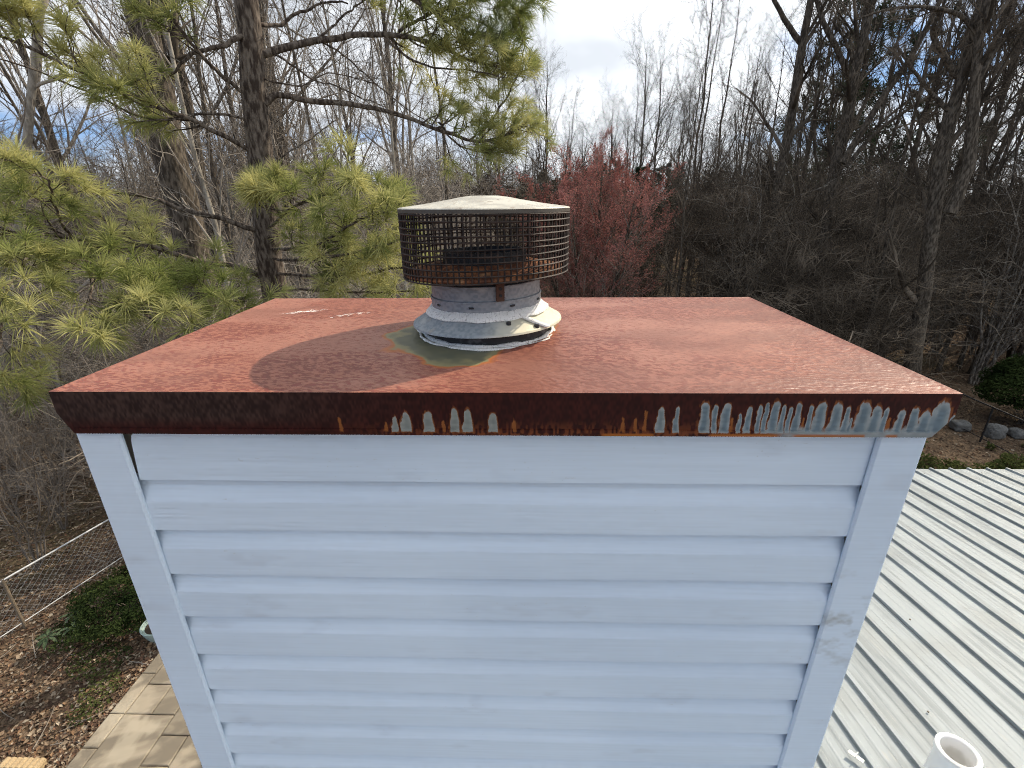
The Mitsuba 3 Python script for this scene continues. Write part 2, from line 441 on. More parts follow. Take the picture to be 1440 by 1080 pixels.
def paver_color(p, n, uv):
    v = fbm(p.x * 3.5 + 2.0 * fbm(p.x * 2, p.y * 5, 3.0, 2), p.y * 6 - p.x * 2, 1.0, 4)
    c = mix((0.35, 0.30, 0.225), (0.19, 0.162, 0.122), smoothstep(0.35, 0.68, v))
    c = mix(c, (0.42, 0.37, 0.28), smoothstep(0.55, 0.75, fbm(p.x * 7, p.y * 4, 9.0, 3)) * 0.6)
    return c


scene['m_paver'] = bump(two(principled(mikit.proc(paver_color), 0.75, 0.3)), lambda p, n, uv: fbm(p.x * 9, p.y * 14 - 4 * p.x, 1.0, 4), 0.012, 4e-3)
scene['m_joint'] = two(principled(rgb(0.10, 0.085, 0.065), 0.95, 0.1))
scene['m_edging'] = two(principled(mikit.proc(lambda p, n, uv: mix((0.50, 0.38, 0.22), (0.36, 0.26, 0.15), fbm(p.x * 20, p.y * 20, p.z * 20, 3))), 0.9, 0.2))
scene['m_pot'] = two(principled(mikit.proc(lambda p, n, uv: mix((0.36, 0.46, 0.42), (0.26, 0.34, 0.31), fbm(p.x * 12, p.y * 12, p.z * 12, 3))), 0.35, 0.5))
scene['m_soil'] = two(principled(rgb(0.05, 0.04, 0.03), 0.95, 0.1))
scene['m_galv'] = two(principled(rgb(0.62, 0.63, 0.62), 0.45, 0.5, 0.35))
scene['m_post_wood'] = two(principled(mikit.proc(lambda p, n, uv: mix((0.26, 0.21, 0.15), (0.14, 0.11, 0.08), fbm(p.x * 40, p.y * 40, p.z * 9, 3))), 0.85, 0.2))
scene['m_iron'] = two(principled(rgb(0.02, 0.02, 0.022), 0.5, 0.4))
scene['m_rock'] = two(principled(mikit.proc(lambda p, n, uv: mix((0.20, 0.20, 0.195), (0.09, 0.09, 0.085), fbm(p.x * 9, p.y * 9, p.z * 9, 4))), 0.9, 0.2))
scene['m_house_wall'] = two(principled(mikit.proc(vinyl), 0.5, 0.4))


# ------------------------------------------------------------------ ground
def ground_z(x, y):
    x, y = np.asarray(x, float), np.asarray(y, float)
    far = np.clip((np.hypot(x, y) - 16) / 60, 0, 4)
    bumps = (meshkit.fbm(np.stack([x * 0.22, y * 0.22, x * 0 + 0.5], -1), 3, 5) - 0.5) * 0.35 * np.clip((np.hypot(x, y) - 9) / 8, 0, 1)
    return bumps + 0.25 * far ** 1.3 * np.clip(y / 20 + 0.4, 0, 1)


def make_ground():
    r = np.concatenate([np.linspace(0, 30, 61), 30 * 1.16 ** np.arange(1, 24)])
    th = np.linspace(0, 2 * np.pi, 145)[:-1]
    R_, A = np.meshgrid(r[1:], th, indexing='ij')
    X, Y = R_ * np.cos(A), R_ * np.sin(A)
    v = np.vstack([[[0, 0, float(ground_z(0, 0))]], np.stack([X, Y, ground_z(X, Y)], -1).reshape(-1, 3)])
    n, f = len(th), []
    f += [[0, 1 + j, 1 + (j + 1) % n] for j in range(n)]
    i, j = np.meshgrid(np.arange(len(r) - 2), np.arange(n), indexing='ij')
    a, b, c, d = 1 + i * n + j, 1 + (i + 1) * n + j, 1 + (i + 1) * n + (j + 1) % n, 1 + i * n + (j + 1) % n
    f = np.vstack([f, np.stack([a, b, c], -1).reshape(-1, 3), np.stack([a, c, d], -1).reshape(-1, 3)])
    return trimesh.Trimesh(v, f, process=False)


obj('ground', make_ground(), 'm_ground', True, label='brown forest floor under leaf litter', kind='structure')


# ------------------------------------------------------------------ house with its metal roof
EAVE_Y, EAVE_Z, SLOPE = 5.0, 2.60, 0.1305


def roof_z(y):
    return EAVE_Z + SLOPE * (EAVE_Y - y)


house = thing('house', 'low house wing under a pale ribbed metal roof, right of the white chimney', 'house')
roof = thing(f'{house}__metal_roof', 'pale weathered metal roof with raised ribs running away from the camera', None)
PITCHR = 0.2225


def rib_profile(x0, nr, last):
    pts = []
    for k in range(nr):
        x = x0 + k * PITCHR
        pts += [(x, 0), (x + 0.002, 0.021), (x + 0.024, 0.021), (x + 0.046, 0)]
        for m in (0.092, 0.152):
            pts += [(x + m, 0), (x + m + 0.006, 0.0013), (x + m + 0.014, 0.0013), (x + m + 0.020, 0)]
    pts.append((x0 + nr * PITCHR - (0 if last else 0.001), 0))
    return pts


def roof_panel(x0, nr, y0, y1, lift, rng):
    pr = np.array(rib_profile(x0, nr, False))
    ys = np.linspace(y0, y1, 15)
    v = []
    for y in ys:
        dz = 0.0035 * (meshkit.noise(np.column_stack([pr[:, 0] * 5, np.full(len(pr), y * 1.3), np.zeros(len(pr))]), 4) - 0.5)
        v.append(np.column_stack([pr[:, 0], np.full(len(pr), y), roof_z(y) + pr[:, 1] + lift + dz]))
    v, k = np.vstack(v), len(pr)
    i, j = np.meshgrid(np.arange(len(ys) - 1), np.arange(k - 1), indexing='ij')
    a = i * k + j
    f = np.stack([a, a + 1, a + k + 1, a + k], -1).reshape(-1, 4)
    return v, np.vstack([f[:, [0, 1, 2]], f[:, [0, 2, 3]]])


rng = np.random.default_rng(3)
screws = []
x = -1.02
RX0 = x
while x < 12.6:
    nr = 4
    y1 = EAVE_Y + rng.uniform(-0.01, 0.012)
    obj('roof_panel', roof_panel(x, nr, -2.2, y1, 0.004 + 0.002 * (int(x * 10) % 2), rng), 'm_roof', False, roof)
    for y in (-0.5, 0.25, 1.0, 1.75, 2.5, 3.25, 4.0, 4.85):
        for k in range(0, nr):
            if rng.random() < 0.28:
                s = trimesh.creation.cylinder(0.0055, 0.005, sections=8)
                s.apply_translation((x + k * PITCHR + 0.066 + rng.normal() * 0.004, y + rng.normal() * 0.02, roof_z(y) + 0.010))
                screws.append(s)
    x += nr * PITCHR
RX1 = x
obj('screw', cat(screws), 'm_screw', False, roof, kind='stuff')
obj('wall', box(RX0 + 0.25, RX1 - 0.25, 4.55, 4.70, 0, 2.55), 'm_house_wall', False, house)
obj('wall', box(RX0 + 0.25, RX0 + 0.40, -2.1, 4.55, 0, 2.60), 'm_house_wall', False, house)
obj('wall', box(RX1 - 0.40, RX1 - 0.25, -2.1, 4.55, 0, 2.60), 'm_house_wall', False, house)
obj('fascia', box(RX0, RX1, EAVE_Y - 0.055, EAVE_Y - 0.025, EAVE_Z - 0.17, EAVE_Z - 0.006), 'm_trim', False, house)
soff = sweep_x([(-2.2, roof_z(-2.2) - 0.03), (EAVE_Y - 0.056, roof_z(EAVE_Y - 0.056) - 0.03)], RX0 + 0.02, RX1 - 0.02)
obj('roof_deck', soff, 'm_sheathing', False, house)
obj('drip_edge', box(RX0, RX1, EAVE_Y - 0.024, EAVE_Y + 0.006, EAVE_Z - 0.035, EAVE_Z - 0.004), 'm_rust_plate', False, house, label='thin reddish drip edge along the eave')

# ------------------------------------------------------------------ chimney
chim = thing('chimney', 'white vinyl-sided chimney under a rusty red metal cover with a caged flue on top', 'chimney')
YC = 0.7605                                              # face of the siding
TX0, TX1, TZ = -0.8056, 0.688, 5.2215
YK = 1.513
obj('sheathing', box(TX0 + 0.03, TX1 - 0.03, YC + 0.012, YK - 0.012, 2.9, 5.235), 'm_sheathing', False, chim)
COURSE, Z1 = 0.1118, 5.1155
PX0, PX1 = -0.7275, 0.603


def plank_profile(z0, y=0.0):
    return [(y + 0.008, z0 + 0.004), (y - 0.0110, z0 + 0.0004), (y - 0.0122, z0), (y - 0.0125, z0 + 0.0022), (y - 0.0120, z0 + 0.063), (y - 0.0112, z0 + 0.0665), (y - 0.0010, z0 + 0.093), (y + 0.0012, z0 + 0.0975), (y + 0.0030, z0 + COURSE + 0.007)]


def plank(z0, a, b, wav=0.0, rng=None):
    pr = np.array(plank_profile(z0))
    n = 16
    xs = np.linspace(a, b, n + 1)
    v = []
    ph = rng.uniform(0, 6)
    for x in xs:
        q = pr.copy()
        q[:, 0] += wav * math.sin(x * 5 + ph)
        q[:4, 1] += 0.0012 * math.sin(x * 7 + ph * 2)
        v.append(np.column_stack([np.full(len(q), x), q]))
    v, k = np.vstack(v), len(pr)
    i, j = np.meshgrid(np.arange(n), np.arange(k - 1), indexing='ij')
    a_ = i * k + j
    f = np.stack([a_, a_ + k, a_ + k + 1, a_ + 1], -1).reshape(-1, 4)
    return trimesh.Trimesh(v, np.vstack([f[:, [0, 1, 2]], f[:, [0, 2, 3]]]), process=False)


def turned(m, deg, loc):
    m = m.copy()
    m.apply_transform(trimesh.transformations.rotation_matrix(math.radians(deg), [0, 0, 1]))
    m.apply_translation(loc)
    return m


rng = np.random.default_rng(8)
# top course of the front: cut flat with a rounded corner
from shapely.geometry import Polygon, Point
from shapely import affinity
top = Polygon([(PX0 + 0.003, 0), (PX1 + 0.012, 0), (PX1 + 0.012, TZ - Z1), (PX0 + 0.05, TZ - Z1), (PX0 + 0.024, TZ - Z1 - 0.004), (PX0 + 0.0145, TZ - Z1 - 0.013), (PX0 + 0.0105, TZ - Z1 - 0.030)])
m = trimesh.creation.extrude_polygon(top, 0.003, engine='earcut')
m.apply_transform(trimesh.transformations.rotation_matrix(math.pi / 2, [1, 0, 0]))
m.apply_translation((0, YC - 0.0075, Z1))
obj('siding_plank', m, 'm_siding', False, chim, label='topmost siding plank, cut flat with one rounded corner')
for k in range(19):
    z0 = Z1 - COURSE * (k + 1)
    m = plank(z0, PX0 - 0.012, PX1 + 0.012, 0.0008, rng)
    m.apply_translation((0, YC, 0))
    obj('siding_plank', m, 'm_siding', 25, chim)
wy = (YK - YC) / 2
for k in range(-1, 19):
    z0 = Z1 - COURSE * (k + 1)
    m = plank(z0, -wy + 0.052, wy - 0.052, 0.0006, rng)
    obj('siding_plank', turned(m, 90, (TX1 - 0.0205, (YC + YK) / 2, 0)), 'm_siding', 25, chim)
    obj('siding_plank', turned(m, -90, (TX0 + 0.0205, (YC + YK) / 2, 0)), 'm_siding', 25, chim)
    m = plank(z0, -(TX1 - TX0) / 2 + 0.068, (TX1 - TX0) / 2 - 0.068, 0.0006, rng)
    obj('siding_plank', turned(m, 180, ((TX0 + TX1) / 2, YK - 0.0045, 0)), 'm_siding', 25, chim)


def corner_post(w=0.080, h=2.35):
    """an outside corner post in plan: L with a rounded corner, outer faces at x = 0 and y = 0"""
    r, t = 0.005, 0.0075
    arc = [(r - r * math.cos(a), r - r * math.sin(a)) for a in np.linspace(0, math.pi / 2, 6)]
    outer = [(0, w - 0.004), *arc, (w - 0.004, 0), (w, 0.004), (w, t)]
    poly = Polygon([*outer, (t, t), (t, w), (0.004, w)])
    return trimesh.creation.extrude_polygon(poly, h, engine='earcut')


YO = YC - 0.0205
for (sx, sy, px, py) in ((1, 1, TX0, YO), (-1, 1, TX1, YO), (1, -1, TX0, YK + 0.016), (-1, -1, TX1, YK + 0.016)):
    m = corner_post(0.081)
    m.apply_scale((sx, sy, 1))
    if sx * sy < 0:
        m.invert()
    m.apply_translation((px, py, TZ - 2.35))
    obj('corner_trim', m, 'm_trim', 40, chim, label='white corner trim with grey smudges' if (sx, sy) == (-1, 1) else None)
flash = cat([box(TX0 - 0.03, TX1 + 0.03, YC - 0.05, YC - 0.022, 3.10, 3.26), box(TX0 - 0.03, TX1 + 0.03, YK + 0.022, YK + 0.05, 3.00, 3.16),
             box(TX1 + 0.004, TX1 + 0.03, YC - 0.02, YK + 0.02, 3.00, 3.22), box(TX0 - 0.03, TX0 - 0.004, YC - 0.02, YK + 0.02, 3.00, 3.22)])
obj('flashing', flash, 'm_zinc', False, chim)

# rusty chase cover
cover = thing(f'{chim}__chase_cover', 'rusty red sheet metal cover with a dark streaked skirt', None)


def cover_top():
    nx, ny = 120, 64
    X, Y = np.meshgrid(np.linspace(XL, XR, nx + 1), np.linspace(YF, YB, ny + 1), indexing='ij')
    # cross-broken: four shallow planes rising from the edges towards the flue
    e = np.minimum.reduce([(X - XL) / (FX - XL), (XR - X) / (XR - FX), (Y - YF) / (FY - YF), (YB - Y) / (YB - FY)])
    inner = np.clip(np.minimum.reduce([X - XL, XR - X, Y - YF, YB - Y]) / 0.10, 0, 1)
    w = (meshkit.fbm(np.stack([X * 2.6, Y * 3.2, X * 0], -1), 3, 21) - 0.5) * 0.012 + (meshkit.fbm(np.stack([X * 9, Y * 9, X * 0], -1), 2, 4) - 0.5) * 0.0016
    Z = CZ + 0.028 * np.clip(e, 0, 0.62) + w * inner * 0.8 - 0.010 + 0.009 * (Y - YF) + 0.008 * (1 - inner) * 0.9
    Z = np.where(inner == 0, CZ - 0.0005 + 0.009 * (Y - YF), Z)
    v = np.stack([X, Y, Z], -1).reshape(-1, 3)
    i, j = np.meshgrid(np.arange(nx), np.arange(ny), indexing='ij')
    a = i * (ny + 1) + j
    f = np.stack([a, a + ny + 1, a + ny + 2, a + 1], -1).reshape(-1, 4)
    return v, np.vstack([f[:, [0, 1, 2]], f[:, [0, 2, 3]]])


obj('top', cover_top(), 'm_rust_top', True, cover)


def skirt_front(x0, x1, zt, zb, cut0, cut1):
    """sheet in x, z with its two lower corners cut off, hem at the bottom"""
    t = 0.0022
    poly = Polygon([(x0, zt), (x0, zt - 0.040), (x0 + cut0, zb), (x1 - cut1, zb), (x1, zt - 0.040), (x1, zt)])
    m = trimesh.creation.extrude_polygon(poly, t, engine='earcut')
    m.apply_transform(trimesh.transformations.rotation_matrix(math.pi / 2, [1, 0, 0]))
    hem = trimesh.creation.box((x1 - x0 - cut0 - cut1 - 0.012, 0.0022, 0.0105))
    hem.apply_translation(((x0 + x1 + cut0 - cut1) / 2, -t - 0.0009, zb + 0.0052))
    return cat([m, hem])


m = skirt_front(XL, XR, CZ - 0.001, SKZ, 0.018, 0.026)
m.apply_translation((0, YF + 0.0022, 0))
obj('skirt', m, 'm_skirt', False, cover, label='dark rusty front skirt with pale bare metal patches at its right end')
for (deg, c, half) in ((90, (XR - 0.0035, (YF + YB) / 2), (YB - YF) / 2 - 0.004), (-90, (XL + 0.0035, (YF + YB) / 2), (YB - YF) / 2 - 0.004), (180, ((XL + XR) / 2, YB - 0.0022), (XR - XL) / 2 - 0.003)):
    m = skirt_front(-half, half, CZ - 0.001, SKZ, 0.018, 0.018)
    obj('skirt', turned(m, deg, (*c, 0)), 'm_skirt', False, cover)

# flue
flue = thing(f'{chim}__flue_pipe', 'stubby galvanised flue pipe with a sloping storm collar and cracked white sealant', None)
FC = np.array([FX, FY, CZ])


def tilt(m, deg=1.7):
    """the flue leans a little to the left"""
    m.apply_transform(trimesh.transformations.rotation_matrix(math.radians(-deg), [0, 1, 0], FC + [0, 0, 0.06]))
    return m


def wobble(m, amp, freq, seed):
    v = np.array(m.vertices)
    c = v - FC
    r = np.hypot(c[:, 0], c[:, 1])[:, None]
    n = meshkit.fbm(v * freq, 3, seed) - 0.5
    n2 = meshkit.fbm(v * freq + 31.0, 3, seed + 5) - 0.5
    v[:, :2] += c[:, :2] / np.maximum(r, 1e-6) * (n * amp)[:, None]
    v[:, 2] += n2 * amp * 0.6
    return trimesh.Trimesh(v, m.faces, process=False)


obj('base_ring', lathe([(0.120, 0.001), (0.145, -0.004), (0.146, 0.030), (0.143, 0.036), (0.120, 0.040)], FC, 72), 'm_tar', 30, flue)
for j, (r, z, rr) in enumerate(((0.1505, 0.011, 0.0040), (0.1585, 0.0065, 0.0034))):
    th_ = np.linspace(0, 2 * np.pi, 181)
    seed_ = np.stack([np.cos(th_) * 3.1, np.sin(th_) * 3.1, np.full(181, 5.0 * j)], -1)
    w_ = (meshkit.fbm(seed_, 4, 3 + j) - 0.5) * 0.022
    ring = np.stack([FX + (r + w_) * np.cos(th_), FY + (r + w_) * np.sin(th_), CZ + z + w_ * 0.25 + 0.002], -1)[None]
    thick = rr * (0.5 + 1.6 * meshkit.fbm(seed_ * 2.2, 3, 8 + j))[None]
    obj('sealant', join([tubes(ring, thick, 8)]), 'm_caulk', True, flue, label='thin wavy beads of white sealant round the foot of the flue' if j == 0 else None)
obj('storm_collar', tilt(lathe([(0.121, 0.072), (0.128, 0.068), (0.172, 0.042), (0.1735, 0.038), (0.171, 0.037), (0.126, 0.062), (0.121, 0.066)], FC, 96)), 'm_collar', 30, flue)
obj('sealant', tilt(wobble(lathe([(0.120, 0.062), (0.141, 0.063), (0.140, 0.068), (0.132, 0.074), (0.126, 0.080), (0.120, 0.080)], FC, 128), 0.010, 30, 8)), 'm_caulk', 40, flue, label='cracked white sealant along the top of the storm collar')
strip = []
for k in range(10):                                     # sealant run down the collar seam at the front right
    a = math.radians(-52 + 1.4 * k)
    r = 0.134 + 0.0042 * k
    s = trimesh.creation.icosphere(2, 0.0075)
    s.apply_scale((1.2, 1.2, 0.45))
    s.apply_translation(FC + [r * math.cos(a), r * math.sin(a), 0.0685 - (r - 0.128) * 0.591 + 0.0015])
    strip.append(s)
for a, r in ((-68, 0.147), (-47, 0.166)):
    s = trimesh.creation.cylinder(0.0052, 0.006, sections=16)
    s.apply_translation(FC + [r * math.cos(math.radians(a)), r * math.sin(math.radians(a)), 0.0695 - (r - 0.128) * 0.591])
    obj('collar_bolt', tilt(s), 'm_tar', False, flue)
obj('sealant_strip', tilt(cat(strip)), 'm_caulk', True, flue)
obj('lower_band', tilt(lathe([(0.1255, 0.060), (0.1262, 0.062), (0.1262, 0.098), (0.1275, 0.0985), (0.1275, 0.1015), (0.1255, 0.102)], FC, 96)), 'm_zinc', 30, flue)
obj('upper_band', tilt(lathe([(0.1235, 0.100), (0.1240, 0.103), (0.1240, 0.128), (0.1255, 0.1285), (0.1255, 0.132), (0.1225, 0.133)], FC, 96)), 'm_zinc', 30, flue)
obj('band_seam', tilt(lathe([(0.1258, 0.0715), (0.1271, 0.0720), (0.1271, 0.0738), (0.1258, 0.0742)], FC, 96)), 'm_tar', 30, flue)
obj('neck', tilt(lathe([(0.116, 0.10), (0.1165, 0.158)], FC, 72)), 'm_black', True, flue)
slots = []
for k in range(30):
    a = 2 * math.pi * k / 30
    s = trimesh.creation.box((0.002, 0.012, 0.007))
    s.apply_transform(trimesh.transformations.rotation_matrix(a, [0, 0, 1]))
    s.apply_translation(FC + [0.1172 * math.cos(a), 0.1172 * math.sin(a), 0.143])
    slots.append(s)
obj('vent_slots', tilt(cat(slots)), 'm_white_paint', False, flue, kind='stuff')
lou = []
for k in range(9):                                      # pressed louvres on the lower band
    a = 2 * math.pi * k / 9 + 0.35
    s = trimesh.creation.box((0.005, 0.010, 0.004))
    s.apply_transform(trimesh.transformations.rotation_matrix(a, [0, 0, 1]))
    s.apply_translation(FC + [0.1262 * math.cos(a), 0.1262 * math.sin(a), 0.090])
    lou.append(s)
obj('louvres', tilt(cat(lou)), 'm_tar', False, flue, kind='stuff')
b = box(-0.0085, 0.0085, -0.0025, 0.0025, 0.0, 0.036)
holes = [trimesh.creation.cylinder(0.0032, 0.004, sections=16) for _ in range(2)]
for h, z in zip(holes, (0.012, 0.026)):
    h.apply_transform(trimesh.transformations.rotation_matrix(math.pi / 2, [1, 0, 0]))
    h.apply_translation((0, -0.0022, z))
for mm, mat in ((b, 'm_bracket'), (cat(holes), 'm_black')):
    mm.apply_transform(trimesh.transformations.rotation_matrix(math.radians(17), [0, 0, 1]))
    mm.apply_translation(FC + [0.038, -0.1258, 0.104])
    obj('bracket' if mat == 'm_bracket' else 'bracket_hole', mm, mat, False, flue, label='rusty bracket strap on the front of the flue' if mat == 'm_bracket' else None)

cap = thing(f'{chim}__flue_cap', 'round flue cap with a dark wire cage under a shallow weathered lid', None)
CR = 0.1835
obj('base_plate', tilt(lathe([(0.100, 0.157), (0.150, 0.150), (0.180, 0.148), (0.1825, 0.152), (0.180, 0.157), (0.150, 0.163), (0.108, 0.172), (0.096, 0.172)], FC, 96), 1.2), 'm_rust_plate', 30, cap, label='rust brown base plate inside the cage')
obj('inner_pipe', tilt(lathe([(0.088, 0.160), (0.094, 0.160), (0.094, 0.196), (0.088, 0.196), (0.086, 0.180)], FC, 72), 1.2), 'm_black', 30, cap)
NV, NR = 92, 11
ang = np.arange(NV) * 2 * np.pi / NV
rg = np.random.default_rng(5)
zs = np.linspace(0.146, 0.281, 9)
P = np.stack([np.stack([FC[0] + CR * np.cos(ang + 0.002 * math.sin(z * 90)), FC[1] + CR * np.sin(ang), FC[2] + np.full(NV, z)], -1) for z in zs], 1)
P[:, 1:-1] += rg.normal(size=(NV, 1, 3)) * 0.0004

vv = [tubes(P, np.full((NV, len(zs)), 0.0018), 4)]
th = np.linspace(0, 2 * np.pi, 97)
for z in np.linspace(0.148, 0.274, NR):
    ring = np.stack([FC[0] + (CR + 0.001) * np.cos(th), FC[1] + (CR + 0.001) * np.sin(th), FC[2] + z + 0.0008 * np.sin(th * 3 + z * 200)], -1)[None]
    vv.append(tubes(ring, np.full((1, 97), 0.0017), 4))
m = join(vv)
k = (np.array(m.vertices)[:, 2:3] - FC[2] - 0.276) / 0.13    # the lower rim of the cage dips to the left
m.vertices[:, 2:3] += 0.0068 * (m.vertices[:, 0:1] - FC[0]) / 0.18 * -np.clip(k, -1, 0)
obj('wire_cage', m, 'm_wire', False, cap, label='dark square wire mesh of the cap', kind='stuff')
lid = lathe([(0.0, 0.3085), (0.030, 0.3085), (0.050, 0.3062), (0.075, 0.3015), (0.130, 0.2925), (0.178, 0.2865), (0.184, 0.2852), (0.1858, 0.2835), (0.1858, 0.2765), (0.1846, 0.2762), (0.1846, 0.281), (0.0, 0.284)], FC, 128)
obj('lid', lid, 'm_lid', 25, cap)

# vent pipe and metal tab on the roof
VP = np.array([1.7355, 1.287, 0.0])
vz0, vz1 = roof_z(VP[1]) - 0.05, 3.526
vent = thing('vent_pipe', 'open white vent pipe standing on the metal roof at the right edge of the photo', 'pipe')
pr = 0.066
obj('pipe', lathe([(pr - 0.004, vz0 + 0.15), (pr - 0.004, vz1), (pr + 0.001, vz1 + 0.003), (pr + 0.001, vz0)], VP, 64), 'm_white_paint', 30, vent)
obj('rim', lathe([(pr - 0.009, vz1 - 0.004), (pr - 0.009, vz1 + 0.006), (pr - 0.002, vz1 + 0.010), (pr + 0.007, vz1 + 0.007), (pr + 0.007, vz1 - 0.016), (pr + 0.0015, vz1 - 0.017)], VP, 64), 'm_white_paint', 40, vent)
obj('inside', lathe([(0.0, vz0 + 0.12), (pr - 0.006, vz0 + 0.12)], VP, 48), 'm_black', False, vent)
obj('boot', lathe([(pr + 0.002, vz0 + 0.16), (pr + 0.02, vz0 + 0.11), (pr + 0.07, vz0 + 0.075), (pr + 0.075, vz0 + 0.03)], VP, 64), 'm_zinc', 40, vent)
tab = box(-0.010, 0.010, -0.032, 0.032, 0.0, 0.003)
tab.apply_transform(trimesh.transformations.rotation_matrix(math.radians(35), [0, 0, 1]))
tab2 = box(-0.012, 0.012, -0.003, 0.0, 0.003, 0.022)
tab2.apply_transform(trimesh.transformations.rotation_matrix(math.radians(35), [0, 0, 1]))
tab = cat([tab, tab2])
tab.apply_transform(trimesh.transformations.rotation_matrix(-SLOPE, [1, 0, 0]))
tab.apply_translation((1.60, 1.53, roof_z(1.53) + 0.034))
obj('metal_tab', tab, 'm_galv', False, label='small bent strip of metal on the roof just left of the vent pipe', category='metal strip')

# ------------------------------------------------------------------ patio of large pavers, left of the house
patio = thing('patio', 'patio of tan stone-look pavers beside the leafy bed', None)
labels[patio] = {'label': 'patio of tan stone-look pavers beside the leafy bed', 'kind': 'structure'}
PXL, PXR, PY0, PY1 = -4.85, -1.2, -1.5, 6.4
obj('bedding', box(PXL + 0.01, PXR, PY0, PY1, -0.05, 0.022), 'm_joint', False, patio)
rng = np.random.default_rng(12)


def paver(x0, x1, y0, y1):
    g, t, h = 0.006, 0.010, 0.052 + rng.uniform(-0.002, 0.002)
    a, b, c, d = x0 + g, x1 - g, y0 + g, y1 - g
    n = 3
    def ringp(i, z, j=0.0):
        pts = []
        for (p, q) in (((a, c), (b, c)), ((b, c), (b, d)), ((b, d), (a, d)), ((a, d), (a, c))):
            for s in range(n):
                w = s / n
                pts.append([p[0] + (q[0] - p[0]) * w, p[1] + (q[1] - p[1]) * w])
        pts = np.array(pts)
        cc = np.array([(a + b) / 2, (c + d) / 2])
        dirs = np.sign(pts - cc) * (np.abs(pts - cc) > 0.45 * np.array([b - a, d - c]))
        pts = pts - dirs * i + rng.normal(size=pts.shape) * j
        return np.column_stack([pts, np.full(len(pts), z)])
    k = 4 * n
    v = np.vstack([ringp(0, 0.01), ringp(0, h - t * 0.7, 0.0012), ringp(t, h, 0.0015), [[(a + b) / 2, (c + d) / 2, h + 0.001]]])
    f = []
    for r in range(2):
        for j in range(k):
            j2 = (j + 1) % k
            f += [[r * k + j, r * k + j2, (r + 1) * k + j2], [r * k + j, (r + 1) * k + j2, (r + 1) * k + j]]
    f += [[2 * k + j, 2 * k + (j + 1) % k, 3 * k] for j in range(k)]
    obj('paver', trimesh.Trimesh(v, f, process=False), 'm_paver', False, patio)


# border course along the bed, then the field in a random ashlar bond
y = PY1
edges = [5.75, 5.05, 4.64, 4.17, 3.665, 3.29, 2.75, 2.2, 1.6]
for y0, y1 in zip(edges[1:], edges[:-1]):
    paver(-4.85, -4.665, y0, y1)
field = [(-4.665, -4.07, 3.045, 3.665), (-4.665, -4.35, 3.665, 4.03), (-4.35, -4.07, 3.665, 4.03), (-4.665, -4.22, 4.03, 4.42), (-4.22, -3.65, 4.03, 4.62), (-4.665, -4.22, 4.42, 5.05),
         (-4.07, -3.65, 3.44, 3.665 + 0.365), (-4.07, -3.76, 3.13, 3.44), (-3.76, -3.30, 2.95, 3.44), (-3.65, -3.05, 3.44, 4.03), (-4.665, -4.22, 2.55, 3.045), (-4.22, -3.76, 2.55, 3.045),
         (-4.07, -3.76, 3.045, 3.13), (-3.76, -3.30, 2.45, 2.95), (-4.665, -4.05, 1.95, 2.55), (-4.05, -3.76, 1.95, 2.55), (-4.22, -3.65, 4.62, 5.05), (-3.65, -3.05, 4.03, 4.62), (-3.76, -3.05, 1.95, 2.45), (-3.30, -2.70, 2.45, 3.05), (-3.30, -2.70, 3.05, 3.44)]
for q in field:
    paver(*q)

# ------------------------------------------------------------------ fallen leaves (real leaf-sized pieces lying on the ground)
def leaf_mesh(n, xy, rng, palette, size=(0.03, 0.07), lift=0.02, tiltmax=0.5):
    L = rng.uniform(*size, n)
    W = L * rng.uniform(0.45, 0.75, n)
    yaw = rng.uniform(0, 2 * np.pi, n)
    u = np.stack([np.cos(yaw), np.sin(yaw), rng.normal(size=n) * tiltmax * 0.6], -1)
    u = unit(u)
    w = unit(np.stack([-np.sin(yaw), np.cos(yaw), rng.normal(size=n) * tiltmax], -1))
    nrm = np.cross(u, w)
    c = np.column_stack([xy, ground_z(xy[:, 0], xy[:, 1]) + lift * rng.uniform(0.2, 1.3, n)])
    fold = (rng.uniform(0.1, 0.35, n) * W)[:, None] * nrm
    a, b = c - u * L[:, None] / 2, c + u * L[:, None] / 2
    l_, r_ = c + w * W[:, None] / 2 + fold, c - w * W[:, None] / 2 + fold
    v = np.stack([a, r_, b, l_], 1).reshape(-1, 3)
    k = np.arange(n) * 4
    f = np.concatenate([np.stack([k, k + 1, k + 2], -1), np.stack([k, k + 2, k + 3], -1)])
    col = palette[rng.integers(0, len(palette), n)] * rng.uniform(0.75, 1.2, (n, 1))
    return (v, f), np.repeat(col, 4, 0)


PAL = 0.86 * np.array([(0.26, 0.19, 0.13), (0.19, 0.13, 0.09), (0.34, 0.265, 0.19), (0.12, 0.080, 0.058), (0.44, 0.37, 0.28), (0.20, 0.115, 0.075), (0.28, 0.18, 0.11), (0.10, 0.065, 0.048)])
rng = np.random.default_rng(17)
n = 64000
xy = np.column_stack([-4.88 - 10.0 * rng.random(n) ** 1.5, 2.3 + 12 * rng.random(n) ** 1.4])
xy = xy[(xy[:, 0] < -4.88)]
m, c = leaf_mesh(len(xy), xy, rng, PAL)
obj('fallen_leaves', m, 'm_leaf', False, color=c, label='brown fallen leaves covering the ground left of the patio', category='leaves', kind='stuff')
n = 22000
xy = np.column_stack([rng.uniform(6, 24, n), rng.uniform(7.5, 22, n)])
m, c = leaf_mesh(n, xy, rng, PAL * 0.9, (0.04, 0.09))
obj('fallen_leaves', m, 'm_leaf', False, color=c, label='brown fallen leaves on the ground beyond the metal roof', category='leaves', kind='stuff')
n = 16000
xy = np.column_stack([rng.uniform(-26, 20, n), rng.uniform(15, 34, n)])
m, c = leaf_mesh(n, xy, rng, PAL, (0.07, 0.15))
